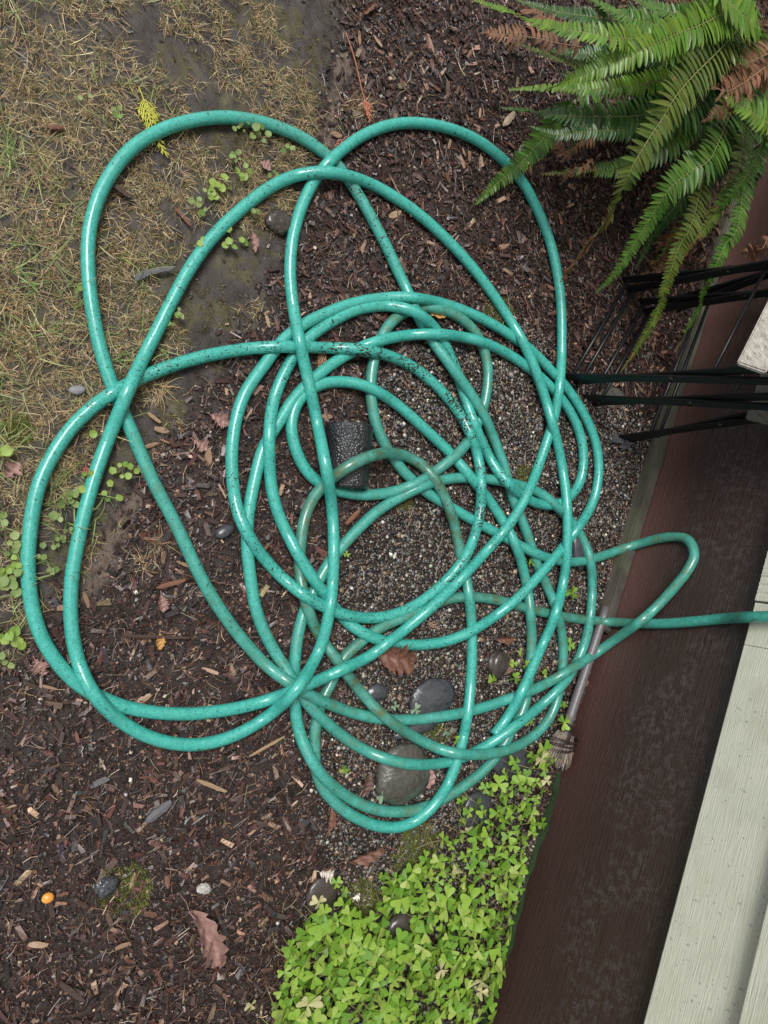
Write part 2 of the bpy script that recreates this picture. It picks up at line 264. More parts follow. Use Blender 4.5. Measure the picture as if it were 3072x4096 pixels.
HOSE = """1967,13734,5022 2000,13621,4749 2058,13596,4413 2111,13608,4037 2234,13952,3417 2332,14015,2960 2419,13977,2556 2504,13939,2132 2580,13906,1683 2641,13879,1206 2689,13856,702 2715,13749,249 2663,13299,107 2570,12723,103 2455,12166,103 2327,11631,103 2188,11117,103 2046,10621,103 1936,10131,103 1876,9647,103 1871,9177,103 1959,8741,103 2079,8331,103 2192,7930,103 2305,7541,103 2453,7182,103 2644,6864,103 2857,6577,103 3128,6369,103 3422,6206,103 3711,6042,103 4025,5938,103 4357,5892,103 4696,5888,103 5042,5926,103 5385,6054,103 5701,6287,103 5983,6585,103 6225,6931,103 6422,7315,103 6533,7729,103 6507,8123,129 6316,8408,241 6085,8683,269 5857,8984,174 5529,9142,203 5190,9278,208 4873,9458,119 4474,9471,217 4117,9563,172 3759,9651,105 3377,9679,103 2991,9690,103 2604,9683,103 2210,9624,142 1812,9506,229 1443,9510,122 1067,9418,103 690,9320,103 315,9203,131 -49,8985,251 -392,8809,252 -706,8562,280 -977,8340,168 -1152,7979,151 -1189,7442,361 -1099,6863,683 -955,6477,739 -780,6208,636 -583,6071,318 -339,5882,173 -42,5738,105 283,5638,103 616,5589,103 952,5571,103 1288,5584,114 1607,5617,222 1933,5711,241 2276,5903,124 2587,6105,110 2865,6281,209 3172,6510,197 3498,6797,108 3799,7051,114 4059,7272,222 4324,7569,252 4615,7995,135 4865,8395,104 5060,8767,159 5143,9058,370 5278,9566,309 5357,10086,257 5368,10604,217 5324,11163,112 5151,11596,103 4890,11947,103 4541,12170,103 4151,12296,103 3746,12375,103 3330,12401,103 2903,12336,126 2468,12117,226 2078,12036,134 1691,11848,103 1308,11623,103 915,11447,103 526,11279,103 146,11092,103 -226,10893,103 -605,10738,103 -987,10608,103 -1357,10447,103 -1716,10260,111 -2049,9986,215 -2367,9733,242 -2663,9463,251 -2941,9173,280 -3226,8923,255 -3517,8708,174 -3813,8499,109 -4086,8236,187 -4399,8067,187 -4734,7940,106 -5034,7758,103 -5333,7582,103 -5623,7399,103 -5902,7208,103 -6173,7011,103 -6432,6807,103 -6674,6587,103 -6891,6348,103 -7045,6059,103 -7171,5758,103 -7249,5437,103 -7285,5106,103 -7290,4773,103 -7261,4439,103 -7198,4109,103 -7094,3786,103 -6960,3475,103 -6801,3177,103 -6614,2897,103 -6400,2640,103 -6154,2415,103 -5885,2228,103 -5602,2073,103 -5312,1947,103 -5017,1856,103 -4721,1794,103 -4426,1767,103 -4135,1765,103 -3847,1780,103 -3561,1808,103 -3279,1849,103 -2998,1900,103 -2720,1962,103 -2447,2042,103 -2176,2131,103 -1909,2233,103 -1643,2344,103 -1377,2460,103 -1107,2573,103 -834,2688,103 -562,2809,103 -292,2943,103 -23,3085,103 251,3223,103 532,3357,103 818,3487,103 1104,3624,103 1389,3773,103 1668,3941,103 1944,4123,103 2217,4320,103 2483,4536,103 2746,4764,105 2975,4982,198 3150,5191,388 3360,5485,397 3584,5847,300 3801,6250,175 3991,6649,105 4138,7034,103 4255,7437,103 4331,7857,103 4373,8284,111 4372,8680,180 4381,9137,171 4386,9643,107 4345,10114,103 4279,10583,108 4179,10990,200 4091,11486,190 3959,11959,200 3768,12330,311 3626,12896,231 3453,13429,192 3177,13632,455 2878,13668,869 2564,13613,1334 2309,13945,1437 2011,14158,1609 1693,14301,1814 1366,14457,1983 1002,14652,2025 658,14785,1758 602,14782,1287 687,14746,809 817,14667,356 950,14330,121 1083,13766,103 1183,13189,103 1204,12612,103 1120,12039,123 956,11425,237 775,11019,160 577,10614,104 386,10172,103 197,9743,103 2,9332,103 -193,8935,103 -388,8551,103 -611,8205,103 -865,7901,103 -1144,7642,103 -1442,7425,103 -1765,7270,103 -2107,7178,103 -2457,7136,103 -2814,7152,103 -3171,7229,103 -3524,7364,103 -3861,7570,103 -4136,7891,103 -4306,8301,103 -4356,8744,103 -4303,9180,103 -4138,9566,103 -3872,9863,103 -3534,10049,103 -3158,10130,103 -2765,10108,103 -2374,10015,103 -1994,9859,103 -1636,9640,107 -1309,9289,195 -1050,8944,189 -821,8625,123 -608,8182,232 -470,7836,148 -382,7454,104 -347,7046,103 -373,6650,103 -452,6273,103 -601,5937,103 -839,5683,103 -1134,5518,103 -1451,5418,103 -1784,5413,103 -2107,5533,103 -2368,5785,103 -2530,6129,103 -2590,6509,106 -2549,6855,185 -2442,7207,221 -2298,7618,113 -2101,7959,103 -1876,8282,103 -1644,8609,103 -1401,8936,103 -1137,9245,116 -848,9469,226 -559,9801,184 -259,10163,106 66,10443,106 404,10642,184 759,10786,281 1150,11048,169 1554,11222,105 1950,11267,159 2345,11274,219 2773,11396,114 3182,11401,103 3584,11362,103 3983,11313,103 4373,11230,103 4723,11041,103 5033,10782,103 5339,10529,103 5612,10239,103 5825,9890,103 5989,9508,103 6119,9113,103 6229,8717,103 6275,8301,103 6239,7873,103 6140,7453,103 5974,7056,103 5749,6695,104 5469,6348,155 5148,6019,252 4830,5789,273 4534,5653,192 4228,5562,108 3890,5494,103 3552,5477,103 3216,5472,103 2880,5472,103 2550,5507,103 2224,5570,103 1910,5679,103 1609,5827,103 1313,5994,103 1026,6187,103 757,6418,103 499,6675,103 249,6950,103 13,7251,103 -192,7592,103 -371,7937,145 -530,8269,237 -661,8764,125 -738,9232,103 -755,9705,103 -733,10171,128 -670,10583,227 -580,11159,133 -436,11659,126 -187,12013,210 107,12487,126 439,12868,104 820,13096,142 1227,13181,220 1667,13350,117 2098,13347,110 2504,13195,207 2928,13150,161 3335,13036,104 3696,12788,114 3995,12397,219 4248,12001,243 4510,11700,129 4692,11231,197 4850,10756,273 5045,10402,209 5228,10061,111 5342,9638,103 5400,9196,103 5389,8737,117 5267,8191,275 5123,7716,358 4986,7350,301 4858,7070,127 4640,6733,103 4387,6413,107 4090,6080,196 3802,5793,242 3513,5575,225 3199,5376,252 2916,5223,170 2634,5056,105 2329,4892,103 2016,4757,103 1697,4661,103 1372,4606,103 1048,4560,103 724,4526,103 400,4520,103 77,4541,103 -245,4591,103 -564,4659,103 -885,4736,103 -1201,4839,103 -1495,5009,103 -1785,5201,103 -2081,5390,103 -2358,5620,103 -2614,5890,103 -2858,6182,103 -3079,6505,103 -3285,6841,117 -3426,7154,229 -3572,7573,192 -3697,8027,134 -3730,8366,281 -3757,8768,343 -3804,9321,204 -3756,9746,250 -3697,10272,162 -3579,10766,104 -3401,11199,103 -3196,11622,103 -2949,12020,103 -2664,12385,103 -2331,12691,103 -1958,12924,103 -1548,13049,103 -1122,13054,103 -704,12929,103 -357,12578,121 -168,12079,125 -207,11555,110 -396,10996,224 -643,10457,409 -943,10274,241 -1282,10125,112 -1617,9862,184 -1957,9641,238 -2323,9558,122 -2681,9428,103 -3032,9284,103 -3367,9107,113 -3661,8851,184 -3929,8576,226 -4076,8145,383 -4185,7800,308 -4237,7495,125 -4160,7099,103 -4020,6711,103 -3820,6361,103 -3596,6037,103 -3351,5744,103 -3068,5505,103 -2762,5320,103 -2447,5166,103 -2125,5046,106 -1786,4951,182 -1448,4890,271 -1125,4898,241 -806,4950,135 -481,4995,103 -159,5067,103 154,5185,103 456,5319,143 748,5438,258 1042,5621,256 1332,5821,253 1625,6087,163 1921,6347,104 2200,6599,110 2406,6869,212 2584,7247,193 2725,7700,106 2792,8128,103 2814,8568,103 2787,9011,107 2679,9388,192 2532,9798,205 2365,10272,123 2137,10585,231 1895,10945,258 1624,11303,261 1340,11661,262 1044,12050,224 730,12475,138 399,12738,225 51,13161,126 -343,13426,103 -766,13556,103 -1200,13582,103 -1625,13505,103 -2027,13325,103 -2397,13068,103 -2739,12767,103 -3051,12428,103 -3322,12049,103 -3586,11675,103 -3821,11284,103 -4001,10855,103 -4163,10427,103 -4296,9993,103 -4397,9554,103 -4467,9113,103 -4493,8651,136 -4435,8106,308 -4430,7745,206 -4378,7387,106 -4269,6985,103 -4129,6600,103 -3957,6237,103 -3771,5892,103 -3560,5573,103 -3321,5287,103 -3044,5055,103 -2755,4852,103 -2472,4648,103 -2180,4471,103 -1870,4352,103 -1552,4279,103 -1231,4237,103 -910,4226,103 -590,4241,103 -272,4280,108 40,4328,191 332,4433,272 615,4617,225 887,4863,116 1142,5100,105 1370,5324,193 1560,5526,393 1761,5864,330 1937,6231,268 2065,6625,220 2148,7076,114 2148,7491,103 2071,7894,103 1929,8279,103 1731,8637,103 1494,8967,110 1218,9207,210 911,9462,218 568,9701,153 195,9758,240 -186,9836,229 -566,9767,337 -956,9829,206 -1336,9773,153 -1680,9548,244 -2027,9422,134 -2331,9182,103 -2592,8879,103 -2825,8556,103 -3021,8210,103 -3157,7828,109 -3211,7371,216 -3219,6925,308 -3227,6564,251 -3226,6239,133 -3183,5840,181 -3134,5441,261 -3094,5086,264 -3065,4779,165 -3009,4462,104 -2924,4135,103 -2830,3816,103 -2720,3510,103 -2602,3213,103 -2470,2929,103 -2330,2655,104 -2163,2386,158 -1982,2128,242 -1819,1915,131 -1620,1710,103 -1401,1523,103 -1163,1364,103 -916,1225,103 -660,1107,103 -394,1015,103 -120,955,103 157,914,103 436,886,103 715,869,103 995,872,103 1275,892,103 1555,934,103 1830,1001,103 2099,1100,103 2353,1235,103 2594,1397,103 2816,1588,103 3006,1811,103 3162,2061,103 3304,2323,103 3410,2603,103 3493,2894,103 3553,3195,103 3595,3504,103 3611,3819,103 3612,4140,103 3594,4466,103 3554,4794,107 3457,5072,238 3305,5280,529 3241,5647,439 3185,6051,295 3062,6349,390 2994,6794,207 2866,7166,163 2661,7436,263 2493,7829,165 2281,8138,199 2055,8424,272 1832,8763,263 1595,9127,208 1333,9424,245 1072,9829,133 792,10154,137 497,10355,294 191,10661,298 -144,10935,294 -503,11178,283 -890,11507,137 -1285,11716,103 -1683,11890,103 -2087,12053,105 -2487,12111,175 -2882,12111,269 -3312,12219,212 -3759,12342,110 -4181,12357,103 -4599,12350,103 -5013,12325,103 -5421,12268,103 -5818,12179,103 -6203,12058,103 -6569,11897,103 -6913,11699,103 -7236,11470,103 -7538,11216,103 -7789,10905,103 -7994,10552,103 -8152,10168,103 -8259,9759,103 -8305,9326,103 -8297,8883,103 -8244,8440,103 -8141,8004,103 -7979,7584,103 -7763,7191,103 -7509,6833,104 -7197,6494,146 -6849,6166,234 -6589,5973,124 -6267,5783,103 -5926,5630,103 -5583,5513,103 -5241,5431,103 -4900,5387,103 -4564,5374,103 -4234,5397,103 -3902,5434,123 -3542,5438,260 -3189,5447,399 -2895,5560,310 -2590,5665,250 -2271,5747,241 -1966,5878,121 -1635,5948,136 -1276,5892,417 -937,5877,595 -617,5972,533 -294,6155,264 45,6266,110 390,6283,124 728,6232,242 1069,6222,247 1411,6209,235 1731,6107,366 2063,6057,345 2400,6010,267 2717,5907,220 2964,5670,376 3139,5337,708 3373,5137,668 3669,5041,290 3882,4835,111 4013,4547,103 4106,4245,103 4156,3934,103 4158,3620,103 4109,3309,103 4012,3009,103 3875,2726,103 3701,2465,104 3487,2224,141 3235,2002,245 2981,1825,277 2728,1701,217 2469,1616,115 2185,1553,103 1897,1513,103 1609,1498,103 1321,1501,103 1035,1522,103 752,1563,103 470,1613,103 188,1672,103 -94,1736,103 -375,1809,103 -656,1888,103 -936,1979,103 -1215,2077,105 -1487,2170,173 -1750,2257,290 -2020,2352,355 -2315,2484,263 -2622,2634,131 -2912,2773,103 -3199,2909,103 -3490,3042,103 -3784,3179,103 -4079,3323,103 -4372,3481,103 -4661,3658,103 -4945,3855,103 -5219,4076,103 -5488,4315,103 -5750,4572,103 -6006,4845,103 -6243,5144,103 -6439,5471,114 -6524,5776,234 -6572,6110,312 -6623,6507,268 -6661,6940,155 -6624,7338,104 -6521,7698,103 -6393,8053,103 -6239,8399,103 -6058,8733,103 -5857,9060,103 -5640,9382,103 -5405,9695,103 -5151,9997,103 -4878,10287,103 -4591,10567,104 -4279,10809,145 -3933,10977,258 -3600,11207,260 -3244,11396,267 -2891,11625,210 -2519,11808,190 -2121,11887,266 -1742,12095,189 -1351,12294,107 -942,12393,107 -524,12369,215 -108,12326,308 305,12337,314 720,12342,303 1137,12356,253 1560,12395,140 1956,12234,193 2311,11905,393 2710,11856,246 3089,11734,131 3415,11424,236 3744,11157,305 4055,10869,387 4431,10777,209 4765,10589,106 5032,10284,103"""
# ================================================================ GROUND
gx = np.r_[-60, -25, -10, -5, -3, -2.2, np.arange(-1.8, 1.45, .006), 1.6, 2.2, 3, 5, 10, 25, 60]
gy = np.r_[-60, -25, -10, -5, -2, -.8, -.3, np.arange(-.06, 2.3, .006), 2.6, 3.5, 6, 12, 30, 60]
GX, GY = np.meshgrid(gx, gy, indexing='ij'); fx, fy = GX.ravel(), GY.ravel()
_, _, lw, gv, br = zones(fx, fy)
Z = hz(fx, fy)-.0022+(rng.random(len(fx))-.5)*.0016
Z[(fx < -1.9) | (fx > 1.5) | (fy < -.1) | (fy > 2.35)] = -.003
n1 = fbm(fx, fy, 22, 40)[:, None]; n2 = fbm(fx, fy, 90, 41)[:, None]; n3 = fbm(fx, fy, 7, 42)[:, None]
soil_m = np.array([.019, .011, .009])*(0.55+1.1*n2)
soil_l = np.array([.036, .028, .023])*(0.4+1.2*n1)+np.array([.010, .010, .012])*(n2 > .55)
moss = np.array([.052, .045, .020])*(.6+.8*n2)
soil_l = np.where((n1 > .53) & (n2 > .4), moss, soil_l)
soil_g = np.array([.020, .014, .011])*(.5+1.1*n2)
soil_b = np.array([.095, .070, .053])*(.55+.9*n2)
C = np.where(lw[:, None], soil_l, np.where(gv[:, None], soil_g, soil_m))
C = np.where((br & (n3[:, 0] > .30))[:, None], soil_b, C)
ny = len(gy); i = (np.arange(len(gx)-1)[:, None]*ny+np.arange(ny-1)[None]).ravel()
F = np.stack([i, i+ny, i+ny+1, i+1], -1)
gm = colmat('damp_soil', rough=.62, spec=.45, bumps=.9, bscale=260, vary=.35)
g = add('ground', mesh_np('ground', np.c_[fx, fy, Z], [F], C, True, gm)); tag(g, kind='structure')

# ================================================================ HOUSE WALL
wall = add('house_wall', None, loc=(0, WB, 0), rot=(0, 0, WROT)); wall.empty_display_size = .1
tag(wall, 'house wall with pale sage green lap siding above a dark red brown painted skirt', 'wall')
# --- skirt paint
m, nt, b = newmat('brown_skirt_paint')
tc = N(nt, 'ShaderNodeTexCoord'); sep = N(nt, 'ShaderNodeSeparateXYZ'); nt.links.new(tc.outputs['Object'], sep.inputs[0])
grain = noise(nt, 9, 6, stretch=(1.2, 1, 42)); fine = noise(nt, 120, 3)
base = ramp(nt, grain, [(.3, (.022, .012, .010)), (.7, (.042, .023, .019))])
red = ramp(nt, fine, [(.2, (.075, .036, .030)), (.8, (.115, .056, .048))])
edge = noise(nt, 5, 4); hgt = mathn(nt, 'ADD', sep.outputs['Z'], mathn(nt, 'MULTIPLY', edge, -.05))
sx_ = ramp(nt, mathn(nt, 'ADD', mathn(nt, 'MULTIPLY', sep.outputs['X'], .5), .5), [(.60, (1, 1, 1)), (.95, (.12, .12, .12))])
c = mixc(nt, mathn(nt, 'MULTIPLY', sx_, ramp(nt, hgt, [(.0, (1, 1, 1)), (.12, (0, 0, 0))])), base, red)  # redder, lighter foot: worn paint mixed with painted light below the siding's shade
# dusty grey bloom in blotches across the middle of the skirt
d1 = noise(nt, 60, 8, rough=.75); d2 = noise(nt, 7, 3)
band = ramp(nt, sep.outputs['Z'], [(.10, (0, 0, 0)), (.21, (1, 1, 1)), (.33, (.7, .7, .7)), (.38, (.2, .2, .2))])
dm = mathn(nt, 'MULTIPLY', mathn(nt, 'MULTIPLY', ramp(nt, d1, [(.505, (0, 0, 0)), (.535, (1, 1, 1))]), ramp(nt, d2, [(.38, (0, 0, 0)), (.52, (1, 1, 1))])), band)
c = mixc(nt, mathn(nt, 'MULTIPLY', dm, .42), c, (.085, .073, .078))
sp_ = noise(nt, 210, 2, stretch=(1, 1, 1)); c = mixc(nt, ramp(nt, sp_, [(.74, (0, 0, 0)), (.78, (.8, .8, .8))]), c, (.2, .17, .15))
scr = noise(nt, 30, 4, stretch=(.25, 1, 7)); c = mixc(nt, ramp(nt, scr, [(.70, (0, 0, 0)), (.74, (.5, .5, .5))]), c, (.17, .12, .10))
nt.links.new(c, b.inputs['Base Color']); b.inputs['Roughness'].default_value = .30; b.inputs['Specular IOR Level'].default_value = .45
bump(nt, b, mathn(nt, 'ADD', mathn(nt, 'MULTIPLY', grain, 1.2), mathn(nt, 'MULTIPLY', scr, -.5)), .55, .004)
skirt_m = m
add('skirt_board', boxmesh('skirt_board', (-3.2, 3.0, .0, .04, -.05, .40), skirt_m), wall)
# --- siding
m, nt, b = newmat('sage_siding_paint')
gr = noise(nt, 30, 6, stretch=(.6, 1, 14)); st = noise(nt, 6, 4); st2 = noise(nt, 18, 5)
c = ramp(nt, st2, [(.3, (.40, .405, .325)), (.7, (.455, .455, .375))])
c = mixc(nt, ramp(nt, st, [(.58, (0, 0, 0)), (.72, (.5, .5, .5))]), c, (.31, .31, .235))
nt.links.new(c, b.inputs['Base Color']); b.inputs['Roughness'].default_value = .42
bump(nt, b, gr, .6, .003); side_m = m
def board(s0, s1, z0, z1, name='siding_board', bot=.034, top=.020, mat=side_m):
    V = np.array([(s0, -bot, z0), (s1, -bot, z0), (s1, -.002, z0), (s0, -.002, z0), (s0, -top, z1), (s1, -top, z1), (s1, -.002, z1), (s0, -.002, z1)])
    me = mesh_np(name, V, [BOXF], mat=mat)
    bm = bmesh.new(); bm.from_mesh(me); bmesh.ops.bevel(bm, geom=[e for e in bm.edges if abs(e.verts[0].co.z-z0) < 1e-4 and abs(e.verts[1].co.z-z0) < 1e-4 and e.verts[0].co.y < -.01 and e.verts[1].co.y < -.01], offset=.003, segments=2, affect='EDGES'); bm.to_mesh(me); bm.free()
    return add(name, me, wall)
Z0 = WL(2900, 2850, .034)[1]; zt = WL(2967, 4096, .034)[1]
sj = WL(3003, 2405, .034)[0]; sj2 = WL(2990, 2580, .034)[0]
EXP = zt-Z0
# grooved shingle left of the joint: real vertical flutes
ns = 230; ss = np.linspace(-3.2, sj-.003, int((sj+3.2)/.0035)); fl = .034-.0035*(np.abs(np.sin(np.arange(len(ss))*1.9))**.6)*(rng.random(len(ss))*.5+.5)
gv_ = []
for zz, dy in ((Z0-.001, 0), (Z0+EXP+.01, -.013)):
    gv_.append(np.c_[ss, -(fl+dy), np.full(len(ss), zz)])
gv_.append(np.c_[ss, np.full(len(ss), -.002), np.full(len(ss), Z0-.001)])
k = len(ss); i = np.arange(k-1)
sh = add('grooved_shingle', mesh_np('grooved_shingle', np.vstack(gv_), [np.stack([i, i+1, i+1+k, i+k], -1), np.stack([i+1, i, i+2*k, i+2*k+1], -1)], mat=side_m), wall)
sh['label'] = 'finely grooved pale green shingle'
V = box(sj-.0032, sj-.003, -.034, -.002, Z0, Z0+EXP); add('shingle_end', mesh_np('shingle_end', V, [BOXF], mat=side_m), wall)
board(sj+.0015, sj2-.0006, Z0, Z0+EXP+.01); board(sj2+.0006, 1.9, Z0, Z0+EXP+.01); board(1.903, 3.0, Z0, Z0+EXP+.01)
for r_ in range(1, 13):
    z0 = Z0+EXP*r_; cuts = [-3.2]+sorted([random.uniform(-2.4, -1.0), random.uniform(1.3, 2.4)])+[3.0]
    for a_, b_ in zip(cuts, cuts[1:]): board(a_+.0006, b_-.0006, z0, z0+EXP+.01, bot=.047, top=.033-.0)
add('wall_core', boxmesh('wall_core', (-3.2, 3.0, .0, .1, .402, Z0+EXP*13), side_m), wall)
# weathered footing rail at the foot of the skirt (left part)
m, nt, b = newmat('weathered_lichen_timber')
n_ = noise(nt, 14, 7, stretch=(.5, 1, 4)); n2_ = noise(nt, 20, 5)
c = ramp(nt, n_, [(.3, (.025, .022, .018)), (.7, (.095, .085, .066))]); c = mixc(nt, ramp(nt, n2_, [(.5, (0, 0, 0)), (.6, (.7, .7, .7))]), c, (.06, .068, .036))
nt.links.new(c, b.inputs['Base Color']); b.inputs['Roughness'].default_value = .75; bump(nt, b, n_, .6, .004); timber_m = m
s_end = WL(2400, 2520, .03)[0]
add('footing_rail', boxmesh('footing_rail', (-2.6, s_end, -.036, -.0005, -.02, .028), timber_m, .004), wall)
# mossy ledge along the lower right foot
moss_m = plain('dark_wet_moss', (.005, .013, .003), (.014, .034, .006), 160, .8, .3, .9)
s0_, s1_ = WL(2200, 3050, .0)[0], 2.2
ss = np.linspace(s0_, s1_, 160); prof = [(-.010, -.006), (-.009, .001), (-.006, .006), (-.003, .009), (-.0006, .012)]
V = np.array([[(s, y*(1+.35*math.sin(s*31)+.2*math.sin(s*97+1)), z*(1+.4*math.sin(s*23+2)+.25*math.sin(s*71))) for y, z in prof] for s in ss])
k = len(prof); i = (np.arange(len(ss)-1)[:, None]*k+np.arange(k-1)[None]).ravel()
o = add('moss_strip', mesh_np('moss_strip', V.reshape(-1, 3), [np.stack([i, i+1, i+k+1, i+k], -1)], smooth=True, mat=moss_m), wall); o['kind'] = 'stuff'
# rain drops on the siding
m, nt, b = newmat('water_drop'); b.inputs['Base Color'].default_value = (.9, .93, .9, 1); b.inputs['Roughness'].default_value = .03; b.inputs['Transmission Weight'].default_value = .85; b.inputs['IOR'].default_value = 1.33
drop_m = m
V0, F0 = ico(2); parts = []
for q in range(300):
    px_, py_ = random.uniform(2600, 3072), random.uniform(2700, 4096); s, z = WL(px_, py_, .034)
    if z < Z0+.012 or s < sj2: continue
    yy = .034-.014*(z-Z0)/(EXP+.01)
    if z > Z0+EXP-.004: continue
    r = random.choice((.0010, .0013, .0016, .0024)); V = V0*np.array((r*random.uniform(.8, 1.1), r*.45, r*random.uniform(.9, 1.8)))+np.array((s, -yy, z)); parts.append((V, F0))
V, F = join(parts); o = add('water_drops', mesh_np('water_drops', V, F, smooth=True, mat=drop_m), wall); o['kind'] = 'stuff'

# ================================================================ HOSE (one unbroken length, tap end leaves over the wall)
HP = np.array([[float(a) for a in q.split(',')] for q in HOSE.split()])/10000
HP = np.vstack([HP[0]+(HP[0]-HP[3])*1.2+np.array((.0, .0, .03)), HP])
n = 3000; hp = crv(HP, n); RH = .0116
T = np.gradient(hp, axis=0); T /= np.linalg.norm(T, axis=1)[:, None]
A = np.cross(T, (0, 0, 1.)); A /= np.linalg.norm(A, axis=1)[:, None]; Bn = np.cross(A, T)
K = 24; th = np.arange(K)*2*np.pi/K; arc = np.r_[0, np.cumsum(np.linalg.norm(np.diff(hp, axis=0), axis=1))]
twist = .5*np.sin(arc*1.3)
TH = th[None]+twist[:, None]
rr = RH*(1+.012*np.cos(TH*12)+.02*(fbm(arc[:, None]*40, TH*2, 1, 60)-.5))
V = hp[:, None]+rr[..., None]*(np.cos(th)[None, :, None]*A[:, None]+np.sin(th)[None, :, None]*Bn[:, None])
i = np.arange(n-1)[:, None]*K; j = np.arange(K)[None]; j2 = (j+1) % K
F = np.stack([i+j, i+j2, i+K+j2, i+K+j], -1).reshape(-1, 4)
V = np.vstack([V.reshape(-1, 3), hp[0], hp[-1]-T[-1]*.006]); jj = np.arange(K)
Fc = np.stack([np.full(K, n*K+1), (n-1)*K+jj, (n-1)*K+(jj+1) % K], -1)
fr = np.linspace(0, 5190, n)
def seg(*rg):
    r = np.zeros(n)
    for a_, b_, v_ in rg: r = np.maximum(r, v_*np.clip(np.minimum(fr-a_, b_-fr)/50+.5, 0, 1))
    return r
age = .12+seg((60, 260, .8), (400, 470, 1.0), (440, 620, .85), (620, 760, .55), (-50, 60, .45), (760, 830, .35), (880, 960, .3), (1130, 1330, .45), (1330, 1500, .55), (1560, 1760, .6), (1950, 2110, .6), (2150, 2400, .35), (2440, 2540, .4))
dirt = .15+seg((2770, 2990, .55), (3540, 3720, 1.0), (3720, 3800, .45), (3430, 3520, .4), (850, 930, .55), (4820, 4930, .4), (3150, 3200, .5), (400, 460, .5), (2330, 2360, .5), (4860, 4890, .6), (3090, 3190, .35), (4080, 4160, .3))
rep = lambda a_: np.r_[np.repeat(a_, K), a_[0], a_[-1]]
m, nt, b = newmat('teal_vinyl_hose')
ag = N(nt, 'ShaderNodeAttribute', attribute_name='age').outputs['Fac']; dr = N(nt, 'ShaderNodeAttribute', attribute_name='dirt').outputs['Fac']
ha = N(nt, 'ShaderNodeAttribute', attribute_name='along').outputs['Fac']; hb = N(nt, 'ShaderNodeAttribute', attribute_name='around').outputs['Fac']
mot = mathn(nt, 'ADD', mathn(nt, 'MULTIPLY', noise(nt, 330, 3, rough=.7), .55), mathn(nt, 'MULTIPLY', noise(nt, 110, 4, rough=.7), .45)); mot2 = noise(nt, 38, 4)
c = ramp(nt, mot, [(.36, (.020, .250, .205)), (.5, (.036, .365, .305)), (.63, (.080, .460, .395))])
cold = ramp(nt, mot2, [(.3, (.085, .115, .050)), (.5, (.048, .165, .115)), (.7, (.085, .215, .165))])
c = mixc(nt, mathn(nt, 'MULTIPLY', mathn(nt, 'MULTIPLY', ag, 1.15), ramp(nt, mot2, [(.3, (1, 1, 1)), (.7, (.45, .45, .45))])), c, cold)
spk = noise(nt, 300, 2, rough=.5, stretch=(1, .6, 1)); cl = noise(nt, 24, 3)
thr = mathn(nt, 'ADD', spk, mathn(nt, 'MULTIPLY', mathn(nt, 'MULTIPLY', dr, ramp(nt, cl, [(.38, (0, 0, 0)), (.60, (1, 1, 1))])), .19))
c = mixc(nt, ramp(nt, thr, [(.70, (0, 0, 0)), (.715, (1, 1, 1))]), c, (.012, .016, .011))
wv = N(nt, 'ShaderNodeTexWave', Scale=1.0); cmb = N(nt, 'ShaderNodeCombineXYZ'); nt.links.new(mathn(nt, 'MULTIPLY', ha, 160), cmb.inputs[0]); nt.links.new(hb, cmb.inputs[1]); nt.links.new(cmb.outputs[0], wv.inputs[0])
c = mixc(nt, .14, c, wv.outputs['Color'], 'MULTIPLY')
nt.links.new(c, b.inputs['Base Color'])
nt.links.new(ramp(nt, thr, [(.3, (.30, .30, .30)), (.7, (.5, .5, .5))]), b.inputs['Roughness'])
b.inputs['Specular IOR Level'].default_value = .5; b.inputs['Coat Weight'].default_value = .45; b.inputs['Coat Roughness'].default_value = .13
b.inputs['Subsurface Weight'].default_value = .0
bump(nt, b, mathn(nt, 'ADD', mot, mathn(nt, 'MULTIPLY', wv.outputs['Fac'], .3)), .25, .0006)
ho = add('garden_hose', mesh_np('garden_hose', V, [F, Fc], smooth=True, mat=m, attrs={'age': rep(age), 'dirt': rep(dirt), 'along': rep(arc), 'around': np.r_[np.tile(th, n), 0, 0]}))
tag(ho, 'long teal green garden hose lying in a loose tangle of loops', 'hose')
# bits of bark and grass clippings stuck to the upper side of the hose
ti = rng.choice(n, 900, p=(dirt+.15)/np.sum(dirt+.15)); an = rng.normal(np.pi/2, .55, 900)
ti = ti[ti > 120]; an = an[:len(ti)]
pos = hp[ti]+(RH+.0003)*(np.cos(an)[:, None]*A[ti]+np.sin(an)[:, None]*Bn[ti])
def chip_tmpl(k, ln=1., wd=.3, th=.12):
    out = []
    for q in range(k):
        V = box(-.5, .5, -.5, .5, -.5, .5)*np.array((ln, wd, th)); r = np.random.default_rng(100+q)
        V[:, 1] *= 1+.7*r.uniform(-.6, .6, 8)*1.; V[:, 0] += r.normal(0, .07, 8)*ln; V[:, 2] *= 1+r.uniform(-.5, .5, 8)
        out.append((V, BOXF))
    return out
FLK = chip_tmpl(6, 1, .5, .5)
o = add('debris_on_hose', scatter('debris_on_hose', FLK, pos, rng.uniform(0, 6.3, len(pos)), rng.normal(0, .3, len(pos)), rng.normal(0, .3, len(pos)),
        np.c_[rng.uniform(.001, .0055, len(pos)), rng.uniform(.0008, .0022, len(pos)), rng.uniform(.0003, .0008, len(pos))],
        np.array([.018, .014, .010])*rng.uniform(.4, 2.2, (len(pos), 1)), colmat('debris', .7)), ho); o['kind'] = 'stuff'

